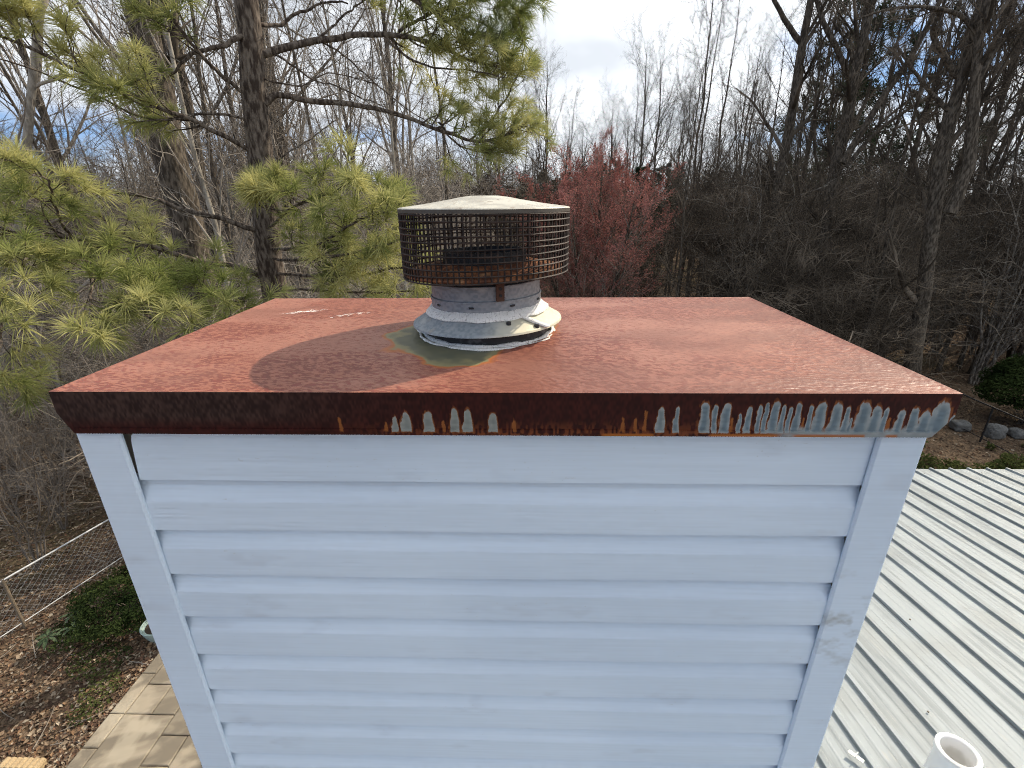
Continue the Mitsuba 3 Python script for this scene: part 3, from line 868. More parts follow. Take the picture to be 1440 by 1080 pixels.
obj('fallen_leaves', m, 'm_leaf', False, color=c, label='fallen leaves on the forest floor behind the chimney', category='leaves', kind='stuff')


# ------------------------------------------------------------------ low green plants
def leaf_cloud(c, nrm, size, rng, aspect=0.45, bend=0.25):
    """diamond leaves at points c with facing directions nrm"""
    n = len(c)
    L = rng.uniform(size[0], size[1], n)
    rv = rng.normal(size=(n, 3))
    u = unit(rv - nrm * (rv * nrm).sum(1, keepdims=True))
    w = np.cross(nrm, u)
    a, b = c - u * L[:, None] / 2, c + u * L[:, None] / 2 - nrm * (L * bend)[:, None]
    l_, r_ = c + w * (L * aspect / 2)[:, None], c - w * (L * aspect / 2)[:, None]
    v = np.stack([a, r_, b, l_], 1).reshape(-1, 3)
    k = np.arange(n) * 4
    return v, np.concatenate([np.stack([k, k + 1, k + 2], -1), np.stack([k, k + 2, k + 3], -1)])


def shrub(key, label, c, rad, n, size, mat, rng, cat_='shrub', lumps=1.0, stems=26, group=None):
    t = thing(key, label, cat_, group)
    c, rad = np.asarray(c, float), np.asarray(rad, float)
    d = unit(rng.normal(size=(n, 3)))
    d[:, 2] = np.abs(d[:, 2]) * 1.0 - 0.12
    d = unit(d)
    rr = rng.uniform(0.55, 1.0, n) ** 0.5 * (1 + lumps * 0.5 * (meshkit.fbm(d * 2.6 + 7, 3, 9) - 0.5) * 2 * 0.6)
    p = c + d * rad * rr[:, None]
    nr = unit(d + rng.normal(size=d.shape) * 0.55 + [0, 0, 0.35])
    obj('foliage', leaf_cloud(p, nr, size, rng), mat, False, t, kind='stuff')
    sd = unit(rng.normal(size=(stems, 3)) + [0, 0, 0.9])
    sd[:, 2] = np.abs(sd[:, 2])
    base = np.column_stack([c[:2] + rng.normal(size=(stems, 2)) * 0.06, np.full(stems, ground_z(c[0], c[1]) - 0.02)])
    tip = c + sd * rad * 0.85
    P = base[:, None] * (1 - np.linspace(0, 1, 5))[None, :, None] + tip[:, None] * np.linspace(0, 1, 5)[None, :, None]
    P[:, 1:4] += rng.normal(size=(stems, 3, 3)) * 0.03
    obj('stems', join([tubes(P, np.linspace(0.012, 0.004, 5)[None] * np.ones((stems, 1)), 4)]), 'm_twig', True, t)
    return t


rng = np.random.default_rng(23)
shrub('low_shrub', 'low dark green shrub spreading between the patio and the fence on the left', (-5.75, 5.15, 0.24), (0.62, 0.72, 0.34), 9000, (0.03, 0.06), 'm_evergreen', rng, lumps=2.2)
shrub('round_shrub', 'rounded dark glossy evergreen shrub by the stones at the right edge', (13.25, 11.7, 0.75), (1.15, 1.15, 1.05), 15000, (0.06, 0.12), 'm_evergreen', rng)


def whorl_plant(key, label, c, n_rosettes, rng, spread, h):
    """rhododendron: rosettes of long drooping leaves on short stems"""
    t = thing(key, label, 'shrub')
    vs, P = [], []
    for _ in range(n_rosettes):
        tip = np.array(c) + [rng.normal() * spread, rng.normal() * spread, h * rng.uniform(0.5, 1.15)]
        k = rng.integers(8, 12)
        a0 = rng.uniform(0, 6.28)
        for i in range(k):
            a = a0 + i * 2.4
            L, W = rng.uniform(0.13, 0.19), rng.uniform(0.038, 0.050)
            d = unit(np.array([math.cos(a), math.sin(a), rng.uniform(-0.1, 0.5)]))
            w = unit(np.cross(d, [0, 0, 1.0])) * W / 2
            q = [tip + d * 0.01, tip + d * L * 0.35 + w + [0, 0, 0.008], tip + d * L * 0.35 - w + [0, 0, 0.008], tip + d * L * 0.35, tip + d * L * 0.7 + w * 0.9 - [0, 0, 0.018], tip + d * L * 0.7 - w * 0.9 - [0, 0, 0.018], tip + d * L * 0.7 - [0, 0, 0.026], tip + d * L - [0, 0, 0.06]]
            f = np.array([[0, 3, 1], [0, 2, 3], [1, 3, 6], [1, 6, 4], [3, 2, 5], [3, 5, 6], [4, 6, 7], [6, 5, 7]])
            vs.append((np.array(q), f))
        base = np.array([c[0] + rng.normal() * 0.05, c[1] + rng.normal() * 0.05, 0])
        P.append(spline([base, (base + tip) / 2 + rng.normal(size=3) * 0.04, tip], 5))
    obj('leaves', join(vs), 'm_rhodo', False, t, kind='stuff')
    obj('stems', join([tubes(np.array(P), np.linspace(0.010, 0.005, 5)[None] * np.ones((len(P), 1)), 4)]), 'm_twig', True, t)


whorl_plant('broadleaf_shrub', 'broadleaf evergreen with long pale shiny leaves beside the white corner trim', (-5.75, 5.75, 0), 11, rng, 0.20, 0.62)
whorl_plant('broadleaf_shrub', 'small broadleaf evergreen with drooping grey-green leaves at the fence side of the low shrub', (-6.15, 4.78, 0), 5, rng, 0.12, 0.36)

n = 24000
xy = np.column_stack([rng.uniform(8.0, 15.5, n), rng.uniform(7.2, 10.6, n)])
keep = meshkit.fbm(np.column_stack([xy * 0.9, np.zeros(n)]), 3, 4) + 0.12 * (9.8 - xy[:, 1]) > 0.50
xy = xy[keep]
p = np.column_stack([xy, ground_z(xy[:, 0], xy[:, 1]) + rng.uniform(0.02, 0.16, len(xy))])
obj('ground_cover', leaf_cloud(p, unit(rng.normal(size=p.shape) * 0.5 + [0, 0, 1.0]), (0.05, 0.09), rng, 0.7), 'm_cover', False, label='low green ground cover beyond the eave of the metal roof', category='ground cover', kind='stuff')
n = 7000
xy = np.column_stack([rng.uniform(-7.0, -4.95, n), rng.uniform(2.6, 5.0, n)])
keep = meshkit.fbm(np.column_stack([xy * 1.6, np.zeros(n)]), 3, 14) > 0.56
xy = xy[keep]
p = np.column_stack([xy, rng.uniform(0.02, 0.12, len(xy))])
obj('ground_cover', leaf_cloud(p, unit(rng.normal(size=p.shape) * 0.6 + [0, 0, 1.0]), (0.025, 0.05), rng, 0.6), 'm_cover', False, label='patches of low green plants in the leafy bed by the patio', category='ground cover', kind='stuff')

# sticks lying about in the bed
P = []
for _ in range(260):
    c = np.array([rng.uniform(-11, -4.95), rng.uniform(2.6, 11), 0.03])
    a, L = rng.uniform(0, 6.28), rng.uniform(0.12, 0.7)
    d = np.array([math.cos(a), math.sin(a), rng.uniform(-0.02, 0.12)]) * L
    P.append(spline([c, c + d * 0.5 + rng.normal(size=3) * 0.03 * [1, 1, 0.3], c + d], 5))
obj('fallen_sticks', join([tubes(np.array(P), np.linspace(0.006, 0.003, 5)[None] * np.ones((len(P), 1)), 4)]), 'm_twig_pale', True, label='thin pale sticks lying among the leaves on the left', category='sticks', kind='stuff')

# flower pot, concrete edging
PC = np.array([-4.98, 4.72, 0.02])
pot = thing('flower_pot', 'pale green bowl-shaped flower pot at the edge of the patio', 'flower pot')
obj('bowl', lathe([(0.0, 0.0), (0.085, 0.0), (0.115, 0.03), (0.165, 0.12), (0.192, 0.21), (0.200, 0.245), (0.205, 0.262), (0.198, 0.268), (0.184, 0.262), (0.178, 0.235), (0.0, 0.225)], PC, 64), 'm_pot', 30, pot)
obj('soil', lathe([(0.0, 0.236), (0.10, 0.238), (0.179, 0.232)], PC, 48), 'm_soil', True, pot)
EC = at(40, 1078, 3.12)
ed = []
for k in range(7):
    s = trimesh.creation.cylinder(0.036, 0.10, sections=20)
    s.apply_transform(trimesh.transformations.rotation_matrix(math.pi / 2, [1, 0, 0]))
    s.apply_translation((-5.50 + 0.062 * k, 3.10, 0.075))
    ed.append(s)
ed.append(box(-5.53, -5.10, 3.055, 3.145, -0.02, 0.085))
obj('edging_block', cat(ed), 'm_edging', 30, label='tan scalloped concrete edging block in the leaves, bottom left corner', category='edging block')


# ------------------------------------------------------------------ fences
def chain_link(key, label, p0, d, n_posts, gap, h, m_rail, m_post, rng, wires=True, first=0, rr=0.014):
    t = thing(key, label, 'fence')
    d = np.array(d) / np.linalg.norm(d)
    P0 = np.array(p0)
    A, B = P0 + d * (first * gap - 0.3), P0 + d * ((first + n_posts - 1) * gap + 0.3)
    g = lambda q, z: np.array([q[0], q[1], float(ground_z(q[0], q[1])) + z])
    for i in range(first, first + n_posts):
        q = P0 + d * gap * i
        obj('post', join([tubes(np.array([[g(q, -0.1), g(q, h * 0.5), g(q, h + 0.02)]]), np.full((1, 3), 0.020), 10)]), m_post, True, t)
    L = np.linspace(0, 1, 30)
    for z, r in ((h, rr), (0.10, rr * 0.6)):
        obj('rail' if z > 0.2 else 'bottom_rail', join([tubes(np.array([[g(A + (B - A) * s, z) for s in L]]), np.full((1, 30), r), 8)]), m_rail, True, t)
    if wires:
        tot = np.linalg.norm(B - A)
        ws, step = [], 0.10
        for k in range(int((tot + h) / step)):
            for sg in (1, -1):
                s0 = k * step - (h if sg > 0 else 0)
                s1 = s0 + sg * h if sg > 0 else s0 - h
                pts = []
                for w in np.linspace(0, 1, 5):
                    s = np.clip(s0 + (s1 - s0) * w, 0, tot)
                    pts.append(g(A + d * s, 0.05 + (h - 0.06) * w))
                ws.append(pts)
        ws = np.array(ws)
        obj('wire_mesh', join([tubes(ws, np.full(ws.shape[:2], 0.0011), 3)]), m_rail, True, t, kind='stuff')


rng = np.random.default_rng(31)
chain_link('chain_link_fence', 'low chain-link fence with a bright top rail among the leaves on the left', (-7.08, 4.86), (0.263, 0.965), 5, 2.4, 0.85, 'm_galv', 'm_post_wood', rng, first=-1)
chain_link('wire_fence', 'dark wire fence with a leaning black post by the round shrub on the right', (11.2, 10.68), (0.0, 1.0), 4, 2.6, 0.92, 'm_iron', 'm_iron', rng, first=-1, rr=0.018)


def rock(key, label, c, size, seed, group=None):
    m = trimesh.creation.icosphere(3)
    v = np.array(m.vertices)
    v = np.sign(v) * np.abs(v) ** 0.7
    v *= (1 + 0.5 * (meshkit.fbm(v * 1.6 + seed, 3, seed) - 0.5))[:, None]
    v = v * np.array(size) + np.array(c)
    obj(key, trimesh.Trimesh(v, m.faces, process=False), 'm_rock', 35, label=label, category='stone', group=group)


rock('garden_stone', 'larger grey garden stone just right of the black fence post', (11.75, 10.95, 0.12), (0.20, 0.18, 0.19), 3)
rock('garden_stone', 'flatter grey garden stone behind the black fence post', (11.25, 11.35, 0.09), (0.22, 0.16, 0.14), 6)
rock('garden_stone', 'small grey garden stone under the round shrub', (12.3, 10.95, 0.08), (0.16, 0.16, 0.12), 9)


# ------------------------------------------------------------------ trees
def bare_tree(rng, H=14.0, r0=0.16, clear=0.35, n=(16, 8, 7, 4), spread=(25, 50), up=0.9, trunk=None, ratio=0.42, lean=0.25, rmin=0.0045, forks=0, absl=None):
    """(wood of the trunk, wood of the limbs, twigs) as meshes; n = children per level"""
    if trunk is None:
        k = 14
        z = np.linspace(-0.2, H, k)
        off = np.cumsum(rng.normal(size=(k, 2)) * lean * 0.16, 0) * np.linspace(0, 1, k)[:, None]
        P0 = np.column_stack([off, z])[None]
        R0 = (r0 * np.linspace(1, 0.10, k) ** 0.9)[None]
        R0[0, 0] *= 1.25
    else:
        P0, R0 = trunk
    stems, srad = [P0], [R0]
    P1, R1 = grow(P0, R0, n[0], rng, clear, 0.98, ratio, spread, up, 0.10, 9, 0.50, 0.22, 0.75, absl=absl, rmin=rmin)
    P2, R2 = grow(P1, R1, n[1], rng, 0.15, 1.0, 0.48, (25, 55), up * 0.5, 0.15, 6, 0.55, 0.3, 0.6, rmin=rmin)
    P3, R3 = grow(P2, R2, n[2], rng, 0.15, 1.0, 0.50, (25, 60), up * 0.4, 0.18, 4, 0.6, 0.4, 0.5, rmin=rmin * 0.8)
    tw = [tubes(P2, R2, 4), tubes(P3, R3, 3)]
    if len(n) > 3 and n[3]:
        P4, R4 = grow(P3, R3, n[3], rng, 0.2, 1.0, 0.55, (25, 60), up * 0.3, 0.2, 3, 0.7, 0.5, 0.5, rmin=rmin * 0.7)
        tw.append(tubes(P4, R4, 3))
    else:
        P4 = P3
    return join([tubes(P0, R0, 10)]), join([tubes(P1, R1, 6)]), join(tw), P4


TRI = {}


def tree_group(name, parts):
    g = {'type': 'shapegroup'}
    for k, (m, mat, sm) in parts.items():
        g[k] = mikit.ply(m, mat, smooth=sm)
        TRI[name] = TRI.get(name, 0) + len(m.faces)
    scene[name] = g


rng = np.random.default_rng(41)
TALL, THIN, SHRUB, FARP, FARB = [], [], [], [], []
for k in range(5):
    a, b, c, _ = bare_tree(rng, 14.5, 0.17, 0.30 + 0.06 * (k % 3), (17, 7, 6, 3), (22, 48), 0.8, lean=0.45)
    tree_group(f'tall_form_{k}', {'trunk': (a, 'm_bark', True), 'limbs': (b, 'm_limb', True), 'twigs': (c, 'm_twig', False)})
    TALL.append(f'tall_form_{k}')
for k in range(4):
    a, b, c, _ = bare_tree(rng, 10, 0.065, 0.22, (16, 6, 5, 2), (20, 42), 0.6, ratio=0.30, lean=0.55)
    tree_group(f'thin_form_{k}', {'trunk': (a, 'm_bark_pale' if k % 2 else 'm_bark', True), 'limbs': (b, 'm_twig_pale' if k % 2 else 'm_limb', True), 'twigs': (c, 'm_twig_pale' if k % 2 else 'm_twig', False)})
    THIN.append(f'thin_form_{k}')


TALLD, THIND = [], []
for k in range(3):
    a, b, c, _ = bare_tree(rng, 14.5, 0.15, 0.28 + 0.06 * k, (17, 7, 6, 3), (22, 48), 0.8, lean=0.45)
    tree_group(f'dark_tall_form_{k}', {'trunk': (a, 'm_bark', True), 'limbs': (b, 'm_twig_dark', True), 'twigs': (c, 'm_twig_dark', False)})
    TALLD.append(f'dark_tall_form_{k}')
for k in range(3):
    a, b, c, _ = bare_tree(rng, 11, 0.065, 0.25, (16, 6, 5, 2), (20, 42), 0.6, ratio=0.28, lean=0.5)
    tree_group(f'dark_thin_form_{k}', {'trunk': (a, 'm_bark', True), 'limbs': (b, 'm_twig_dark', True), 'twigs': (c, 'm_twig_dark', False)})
    THIND.append(f'dark_thin_form_{k}')


def thicket(rng, stems=11, H=4.6, n=(12, 7, 2), rmin=0.004):
    P, R = [], []
    for s in range(stems):
        a = rng.uniform(0, 6.28)
        o = np.array([math.cos(a), math.sin(a), 0])
        h, w = H * rng.uniform(0.6, 1.05), rng.uniform(0.5, 2.0)
        p = spline([o * 0.15 * rng.random(), o * w * 0.3 + [0, 0, h * 0.5], o * w * 0.75 + [0, 0, h * 0.9], o * w * 1.25 + [0, 0, h * rng.uniform(0.85, 1.0)]], 10)
        p[1:] += np.cumsum(rng.normal(size=(9, 3)) * 0.06, 0)
        P.append(p)
        R.append(np.linspace(0.028, 0.006, 10) * rng.uniform(0.7, 1.3))
    P, R = np.array(P), np.array(R)
    P1, R1 = grow(P, R, n[0], rng, 0.15, 1.0, 0.34, (25, 75), 0.15, 0.22, 7 if n[2] else 5, 0.6, 0.3, 0.4, rmin=rmin)
    P2, R2 = grow(P1, R1, n[1], rng, 0.1, 1.0, 0.5, (25, 70), 0.1, 0.25, 4 if n[2] else 3, 0.6, 0.4, 0.4, rmin=rmin * 0.85)
    if not n[2]:
        return join([tubes(P, R, 4), tubes(P1, R1, 3)]), join([tubes(P2, R2, 3)])
    P3, R3 = grow(P2, R2, n[2], rng, 0.1, 1.0, 0.6, (25, 70), 0.1, 0.25, 3, 0.7, 0.5, 0.4, rmin=0.003)
    return join([tubes(P, R, 5), tubes(P1, R1, 4)]), join([tubes(P2, R2, 3), tubes(P3, R3, 3)])


for k in range(4):
    a, b = thicket(rng, 11, (4.4, 5.2, 3.6, 4.8)[k])
    mat = 'm_twig_pale' if k % 2 else 'm_twig'
    tree_group(f'thicket_form_{k}', {'stems': (a, 'm_limb' if k % 2 == 0 else mat, True), 'twigs': (b, mat, False)})
    SHRUB.append(f'thicket_form_{k}')
DARKS = []
for k in range(4):
    a, b = thicket(rng, 13, (4.8, 5.4, 4.0, 5.0)[k])
    tree_group(f'dark_thicket_form_{k}', {'stems': (a, 'm_limb' if k == 0 else 'm_twig_dark', True), 'twigs': (b, 'm_twig_dark', False)})
    DARKS.append(f'dark_thicket_form_{k}')
for k in range(3):
    a, b, c, _ = bare_tree(rng, 13, 0.16, 0.28, (13, 6, 5, 0), (22, 48), 0.8, lean=0.4, rmin=0.014)
    tree_group(f'far_form_{k}', {'trunk': (join([(np.array(a.vertices), np.array(a.faces)), (np.array(b.vertices), np.array(b.faces))]), 'm_bark', True), 'twigs': (c, 'm_twig_dark', False)})
    FARB.append(f'far_form_{k}')


def needles(c, axis, n, L, rng, ang=(12, 80), width=0.0035, droop=0.18, stem=0.05, seg=2):
    """tufts of long needles at points c (M,3) along the axes"""
    M = len(c)
    axis = unit(axis)
    rv = rng.normal(size=(M, n, 3))
    ax = np.repeat(axis[:, None], n, 1)
    perp = unit(np.cross(ax, rv))
    th = np.radians(rng.uniform(ang[0], ang[1], (M, n)))[..., None]
    d = np.cos(th) * ax + np.sin(th) * perp
    base = c[:, None] - ax * (rng.uniform(0, 1, (M, n, 1)) * stem)
    ln = L * rng.uniform(0.75, 1.1, (M, n, 1))
    w = unit(np.cross(d, rng.normal(size=(M, n, 3)))) * width / 2
    g = np.array([0, 0, -1.0])
    mid = base + d * ln * 0.5 + g * ln * droop * 0.22
    tip = base + d * ln + g * ln * droop
    base, mid, tip, w = (q.reshape(-1, 3) for q in (base, mid, tip, w))
    v = np.stack([base - w * 0.7, base + w * 0.7, mid + w, mid - w, tip], 1).reshape(-1, 3)
    k = np.arange(len(base)) * 5
    return v, np.concatenate([np.stack([k, k + 1, k + 2], -1), np.stack([k, k + 2, k + 3], -1), np.stack([k + 3, k + 2, k + 4], -1)])


WISP = []
for k in range(3):
    a, b = thicket(rng, 7, (4.2, 3.4, 4.8)[k], (7, 4, 1), 0.0035)
    tree_group(f'wispy_form_{k}', {'stems': (a, 'm_twig', True), 'twigs': (b, 'm_twig', False)})
    WISP.append(f'wispy_form_{k}')
FARS = []
for k in range(3):
    a, b = thicket(rng, 12, (5.2, 6.0, 4.4)[k], (10, 7, 0), 0.011)
    tree_group(f'far_thicket_form_{k}', {'stems': (a, 'm_twig_dark', False), 'twigs': (b, 'm_twig_dark', False)})
    FARS.append(f'far_thicket_form_{k}')


def far_pine(rng, H=13, dense=1.0):
    k = 10
    z = np.linspace(-0.2, H, k)
    P0 = np.column_stack([np.cumsum(rng.normal(size=(k, 2)) * 0.08, 0), z])[None]
    R0 = (0.17 * np.linspace(1, 0.12, k))[None]
    P1, R1 = grow(P0, R0, int(46 * dense), rng, 0.30 + 0.25 * (1 - dense), 1.0, 0.22, (55, 85), 0.35, 0.12, 6, 0.4, 0.2, 0.9, rmin=0.012)
    P2, R2 = grow(P1, R1, 7, rng, 0.3, 1.0, 0.40, (25, 60), 0.5, 0.15, 4, 0.6, 0.4, 0.3, rmin=0.008)
    c = np.concatenate([P2[:, -1], P2[:, -2], P1[:, -1]])
    ax = np.concatenate([P2[:, -1] - P2[:, -2], P2[:, -2] - P2[:, -3], P1[:, -1] - P1[:, -2]])
    nd = needles(c, ax, int(30 * dense), 0.34, rng, (10, 88), 0.034, 0.12, 0.25)
    return join([tubes(P0, R0, 8), tubes(P1, R1, 4), tubes(P2, R2, 3)]), trimesh.Trimesh(*nd, process=False)


for k in range(2):
    a, b = far_pine(rng, 13 + k)
    tree_group(f'far_pine_form_{k}', {'trunk': (a, 'm_bark', True), 'crown': (b, 'm_needle_far', False)})
    FARP.append(f'far_pine_form_{k}')


for k in range(2):
    a, b = far_pine(rng, 14 + k, 0.5)
    tree_group(f'open_pine_form_{k}', {'trunk': (a, 'm_bark', True), 'crown': (b, 'm_needle_far', False)})


def plant(key, form, x, y, scale, rot, label, category, group=None, kind=None, sz=1.0):
    key = free(key)
    scene[key] = {'type': 'instance', 'shapegroup': {'type': 'ref', 'id': form},
                  'to_world': T().translate([float(x), float(y), float(ground_z(x, y))]).rotate([0, 0, 1], float(rot)).scale([float(scale), float(scale), float(scale * sz)])}
    tag(key, label, category, group, kind)
    if label:
        for part, _ in scene[form].items():
            if part in ('twigs', 'crown'):
                labels[f'{key}__{part}'] = {'kind': 'stuff'}


def polar(az, dist):
    a = math.radians(az)
    return dist * math.sin(a), dist * math.cos(a)


rng = np.random.default_rng(57)
count = {'tall': 0}


def scatter(key, forms, n, az, dist, scale, label, category, group, kind=None, sz=(0.9, 1.1), mind=1.2, taken=[]):
    k = tries = 0
    while k < n and tries < n * 60:
        tries += 1
        a = rng.uniform(*az)
        d = math.sqrt(rng.uniform(dist[0] ** 2, dist[1] ** 2))
        x, y = polar(a, d)
        if 1 < a < 17 and d < 16.5:                                                  # nothing in front of the red tree
            continue
        if a < -43 and d < 12.5 and key == 'young_tree':
            continue
        if a > 36 and d < 20.5 and key in ('bare_thicket', 'sapling', 'dark_tree'):       # the open bed round the fence and the round shrub
            continue
        if a < -40 and d < 13.5 and key in ('brush_clump', 'pale_brush'):              # open leafy ground by the fence
            continue
        if any((x - p) ** 2 + (y - q) ** 2 < mind ** 2 for p, q in taken):
            continue
        taken.append((x, y))
        plant(key if not kind else f'{key}__{k + 1:03d}', forms[rng.integers(len(forms))], x, y, rng.uniform(*scale), rng.uniform(0, 360), label if not kind else None, category if not kind else None, group, None, rng.uniform(*sz))
        k += 1
    if kind:
        tag(key, label, category, None, kind)


# left: tall and thin bare trees close by
scatter('bare_tree', TALL, 9, (-53, -12), (11, 26), (0.85, 1.15), 'tall bare grey-brown tree standing in the woods behind the pine on the left', 'tree', 'tall bare trees in the left woods')
scatter('young_tree', THIN, 36, (-60, -8), (7.5, 22), (0.7, 1.25), 'thin young bare tree among the brush in the woods on the left', 'tree', 'thin young trees in the left woods', mind=0.7)
# middle: farther, lower on the skyline
scatter('skyline_tree', TALLD, 13, (-8, 23), (36, 52), (0.80, 1.10), 'slender bare tree rising above the skyline behind the flue', 'tree', 'bare trees on the skyline in the middle', mind=2.0)
scatter('slim_tree', THIND, 12, (-8, 22), (25, 36), (0.85, 1.1), 'slim bare tree in the middle distance behind the chimney', 'tree', 'slim trees in the middle distance', mind=1.6)
# right
scatter('dark_tree', TALLD, 12, (21, 47), (16, 36), (0.85, 1.15), 'tall bare tree dark against the bright sky on the right', 'tree', 'dark bare trees on the right', mind=1.4)
scatter('sapling', THIND, 20, (17, 46), (13, 28), (0.75, 1.15), 'thin bare sapling dark against the sky on the right', 'tree', 'thin saplings on the right', mind=0.8)
scatter('evergreen_pine', ['open_pine_form_0', 'open_pine_form_1'], 5, (27, 44), (24, 34), (0.85, 1.05), 'dark pine showing between the bare trees on the right', 'tree', 'pines among the trees on the right', mind=2.0)
scatter('far_pine', FARP, 24, (-4, 21), (34, 46), (0.46, 0.62), 'distant dark pine on the skyline behind the red tree', 'tree', 'distant pines in the middle', mind=2.0)
# undergrowth
scatter('bare_thicket', DARKS, 34, (22, 47), (13, 24), (0.95, 1.35), 'tangled bare thicket behind the right end of the chimney', 'thicket', 'bare thickets on the right', mind=1.1)
scatter('brush_clump', SHRUB, 30, (-54, -10), (8.5, 20), (0.55, 0.95), 'clump of bare twiggy brush in the woods on the left', 'thicket', 'brush clumps on the left', mind=1.1)
scatter('low_thicket', DARKS, 14, (-8, 24), (21, 32), (0.7, 1.0), 'bare twiggy thicket beyond the chimney in the middle', 'thicket', 'bare thickets in the middle', mind=1.4)
scatter('pale_brush', [SHRUB[1], SHRUB[3]], 26, (-56, -6), (11, 26), (0.9, 1.5), 'tangle of pale bare twigs filling the woods on the left', 'brush', None, 'stuff', mind=0.9)
scatter('left_woods', TALL[:2] + THIN[:2], 26, (-86, -56), (13, 34), (0.8, 1.1), 'bare trees of the woods going on beyond the left edge', 'woods', None, 'stuff', mind=1.5)
scatter('wispy_bush', WISP, 9, (-55, -43), (8.8, 13.5), (0.55, 0.85), 'wispy bush of thin bare stems beyond the chain-link fence', 'shrub', 'wispy bare bushes beyond the left fence', mind=0.6)
scatter('distant_woods', FARB, 300, (-82, 76), (46, 90), (0.55, 0.82), 'distant bare woods closing the view behind everything', 'woods', None, 'stuff', mind=1.5)
scatter('distant_brush', FARS, 400, (-82, 72), (26, 72), (1.0, 1.6), 'distant tangle of brush on the forest floor', 'brush', None, 'stuff', mind=1.3)


# ------------------------------------------------------------------ single trees that can be told apart
def hero(key, label, pts, Y, r, rng, k=14, n=(12, 7, 6, 3), clear=0.35, mats=('m_bark', 'm_twig_dark', 'm_twig_dark'), limbs=(), ratio=0.30, spread=(25, 60), up=0.6):
    """a tree whose trunk passes through photo pixels pts at distance(s) Y; further big limbs listed the same way with their own radii"""
    Ys = np.broadcast_to(Y, (len(pts),))
    p = [at(u, v, y) for (u, v), y in zip(pts, Ys)]
    low = p[0].copy()
    d = unit(p[0] - p[1])
    foot = p[0] + d * ((p[0][2] - ground_z(p[0][0], p[0][1])) / max(-d[2], 0.3))
    foot[2] = ground_z(foot[0], foot[1]) - 0.15
    P, R = spline([foot, *p], k, np.concatenate([[r[0] * 1.35], np.linspace(r[0], r[1], len(p))]))
    P[1:-1] += rng.normal(size=(k - 2, 3)) * r[0] * 0.10
    tr = [(P[None], R[None])]
    for lp, lY, (ra, rb) in limbs:
        lY = np.broadcast_to(lY, (len(lp),))
        q, rq = spline([at(u, v, y) for (u, v), y in zip(lp, lY)], k, np.linspace(ra, rb, len(lp)))
        q[1:] += np.cumsum(rng.normal(size=(k - 1, 3)) * ra * 0.12, 0)
        tr.append((q[None], rq[None]))
    t = thing(key, label, 'tree')
    obj('trunk', join([tubes(P[None], R[None], 16)]), mats[0], True, t)
    for q, rq in tr[1:]:
        obj('limb', join([tubes(q, rq, 10)]), mats[0], True, t)
    allP, allR = np.concatenate([a for a, _ in tr]), np.concatenate([b for _, b in tr])
    _, b, c, _ = bare_tree(rng, trunk=(allP, allR), n=n, clear=clear, ratio=ratio, spread=spread, up=up)
    obj('branches', b, mats[1], True, t)
    obj('twigs', c, mats[2], False, t, kind='stuff')
    return t


rng = np.random.default_rng(71)
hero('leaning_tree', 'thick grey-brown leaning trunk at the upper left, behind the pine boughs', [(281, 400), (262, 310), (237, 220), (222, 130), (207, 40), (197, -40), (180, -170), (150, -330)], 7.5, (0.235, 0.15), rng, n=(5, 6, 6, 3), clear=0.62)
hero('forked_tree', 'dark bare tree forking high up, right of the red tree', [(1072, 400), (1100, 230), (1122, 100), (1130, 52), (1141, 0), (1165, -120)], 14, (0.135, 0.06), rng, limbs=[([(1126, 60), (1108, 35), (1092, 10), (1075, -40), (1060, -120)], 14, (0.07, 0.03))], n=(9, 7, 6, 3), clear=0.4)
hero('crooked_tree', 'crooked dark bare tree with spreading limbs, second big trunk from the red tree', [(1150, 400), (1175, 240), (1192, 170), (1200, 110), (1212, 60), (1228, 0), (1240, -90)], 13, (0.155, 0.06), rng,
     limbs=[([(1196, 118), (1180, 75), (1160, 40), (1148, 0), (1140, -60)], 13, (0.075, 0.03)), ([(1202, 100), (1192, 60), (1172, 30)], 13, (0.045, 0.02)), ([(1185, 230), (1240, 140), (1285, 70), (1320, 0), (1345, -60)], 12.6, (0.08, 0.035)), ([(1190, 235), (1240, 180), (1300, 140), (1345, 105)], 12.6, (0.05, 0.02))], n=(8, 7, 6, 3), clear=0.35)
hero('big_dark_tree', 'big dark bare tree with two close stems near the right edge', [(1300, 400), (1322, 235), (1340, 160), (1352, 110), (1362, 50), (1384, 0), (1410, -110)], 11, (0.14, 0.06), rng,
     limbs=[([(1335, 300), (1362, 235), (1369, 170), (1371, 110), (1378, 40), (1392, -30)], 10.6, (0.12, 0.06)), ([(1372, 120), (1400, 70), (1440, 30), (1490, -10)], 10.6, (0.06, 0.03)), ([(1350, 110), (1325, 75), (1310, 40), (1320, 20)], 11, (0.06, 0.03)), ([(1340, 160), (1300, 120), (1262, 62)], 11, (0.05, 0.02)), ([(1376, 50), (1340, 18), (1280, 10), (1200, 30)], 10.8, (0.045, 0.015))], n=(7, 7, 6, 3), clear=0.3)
hero('pale_tree', 'thin pale-barked tree at the far upper left', [(25, 330), (36, 230), (44, 130), (56, 30), (62, -40), (60, -200)], 9, (0.075, 0.04), rng, mats=('m_bark_pale', 'm_twig_pale', 'm_twig_pale'), n=(9, 6, 5, 2), clear=0.3)

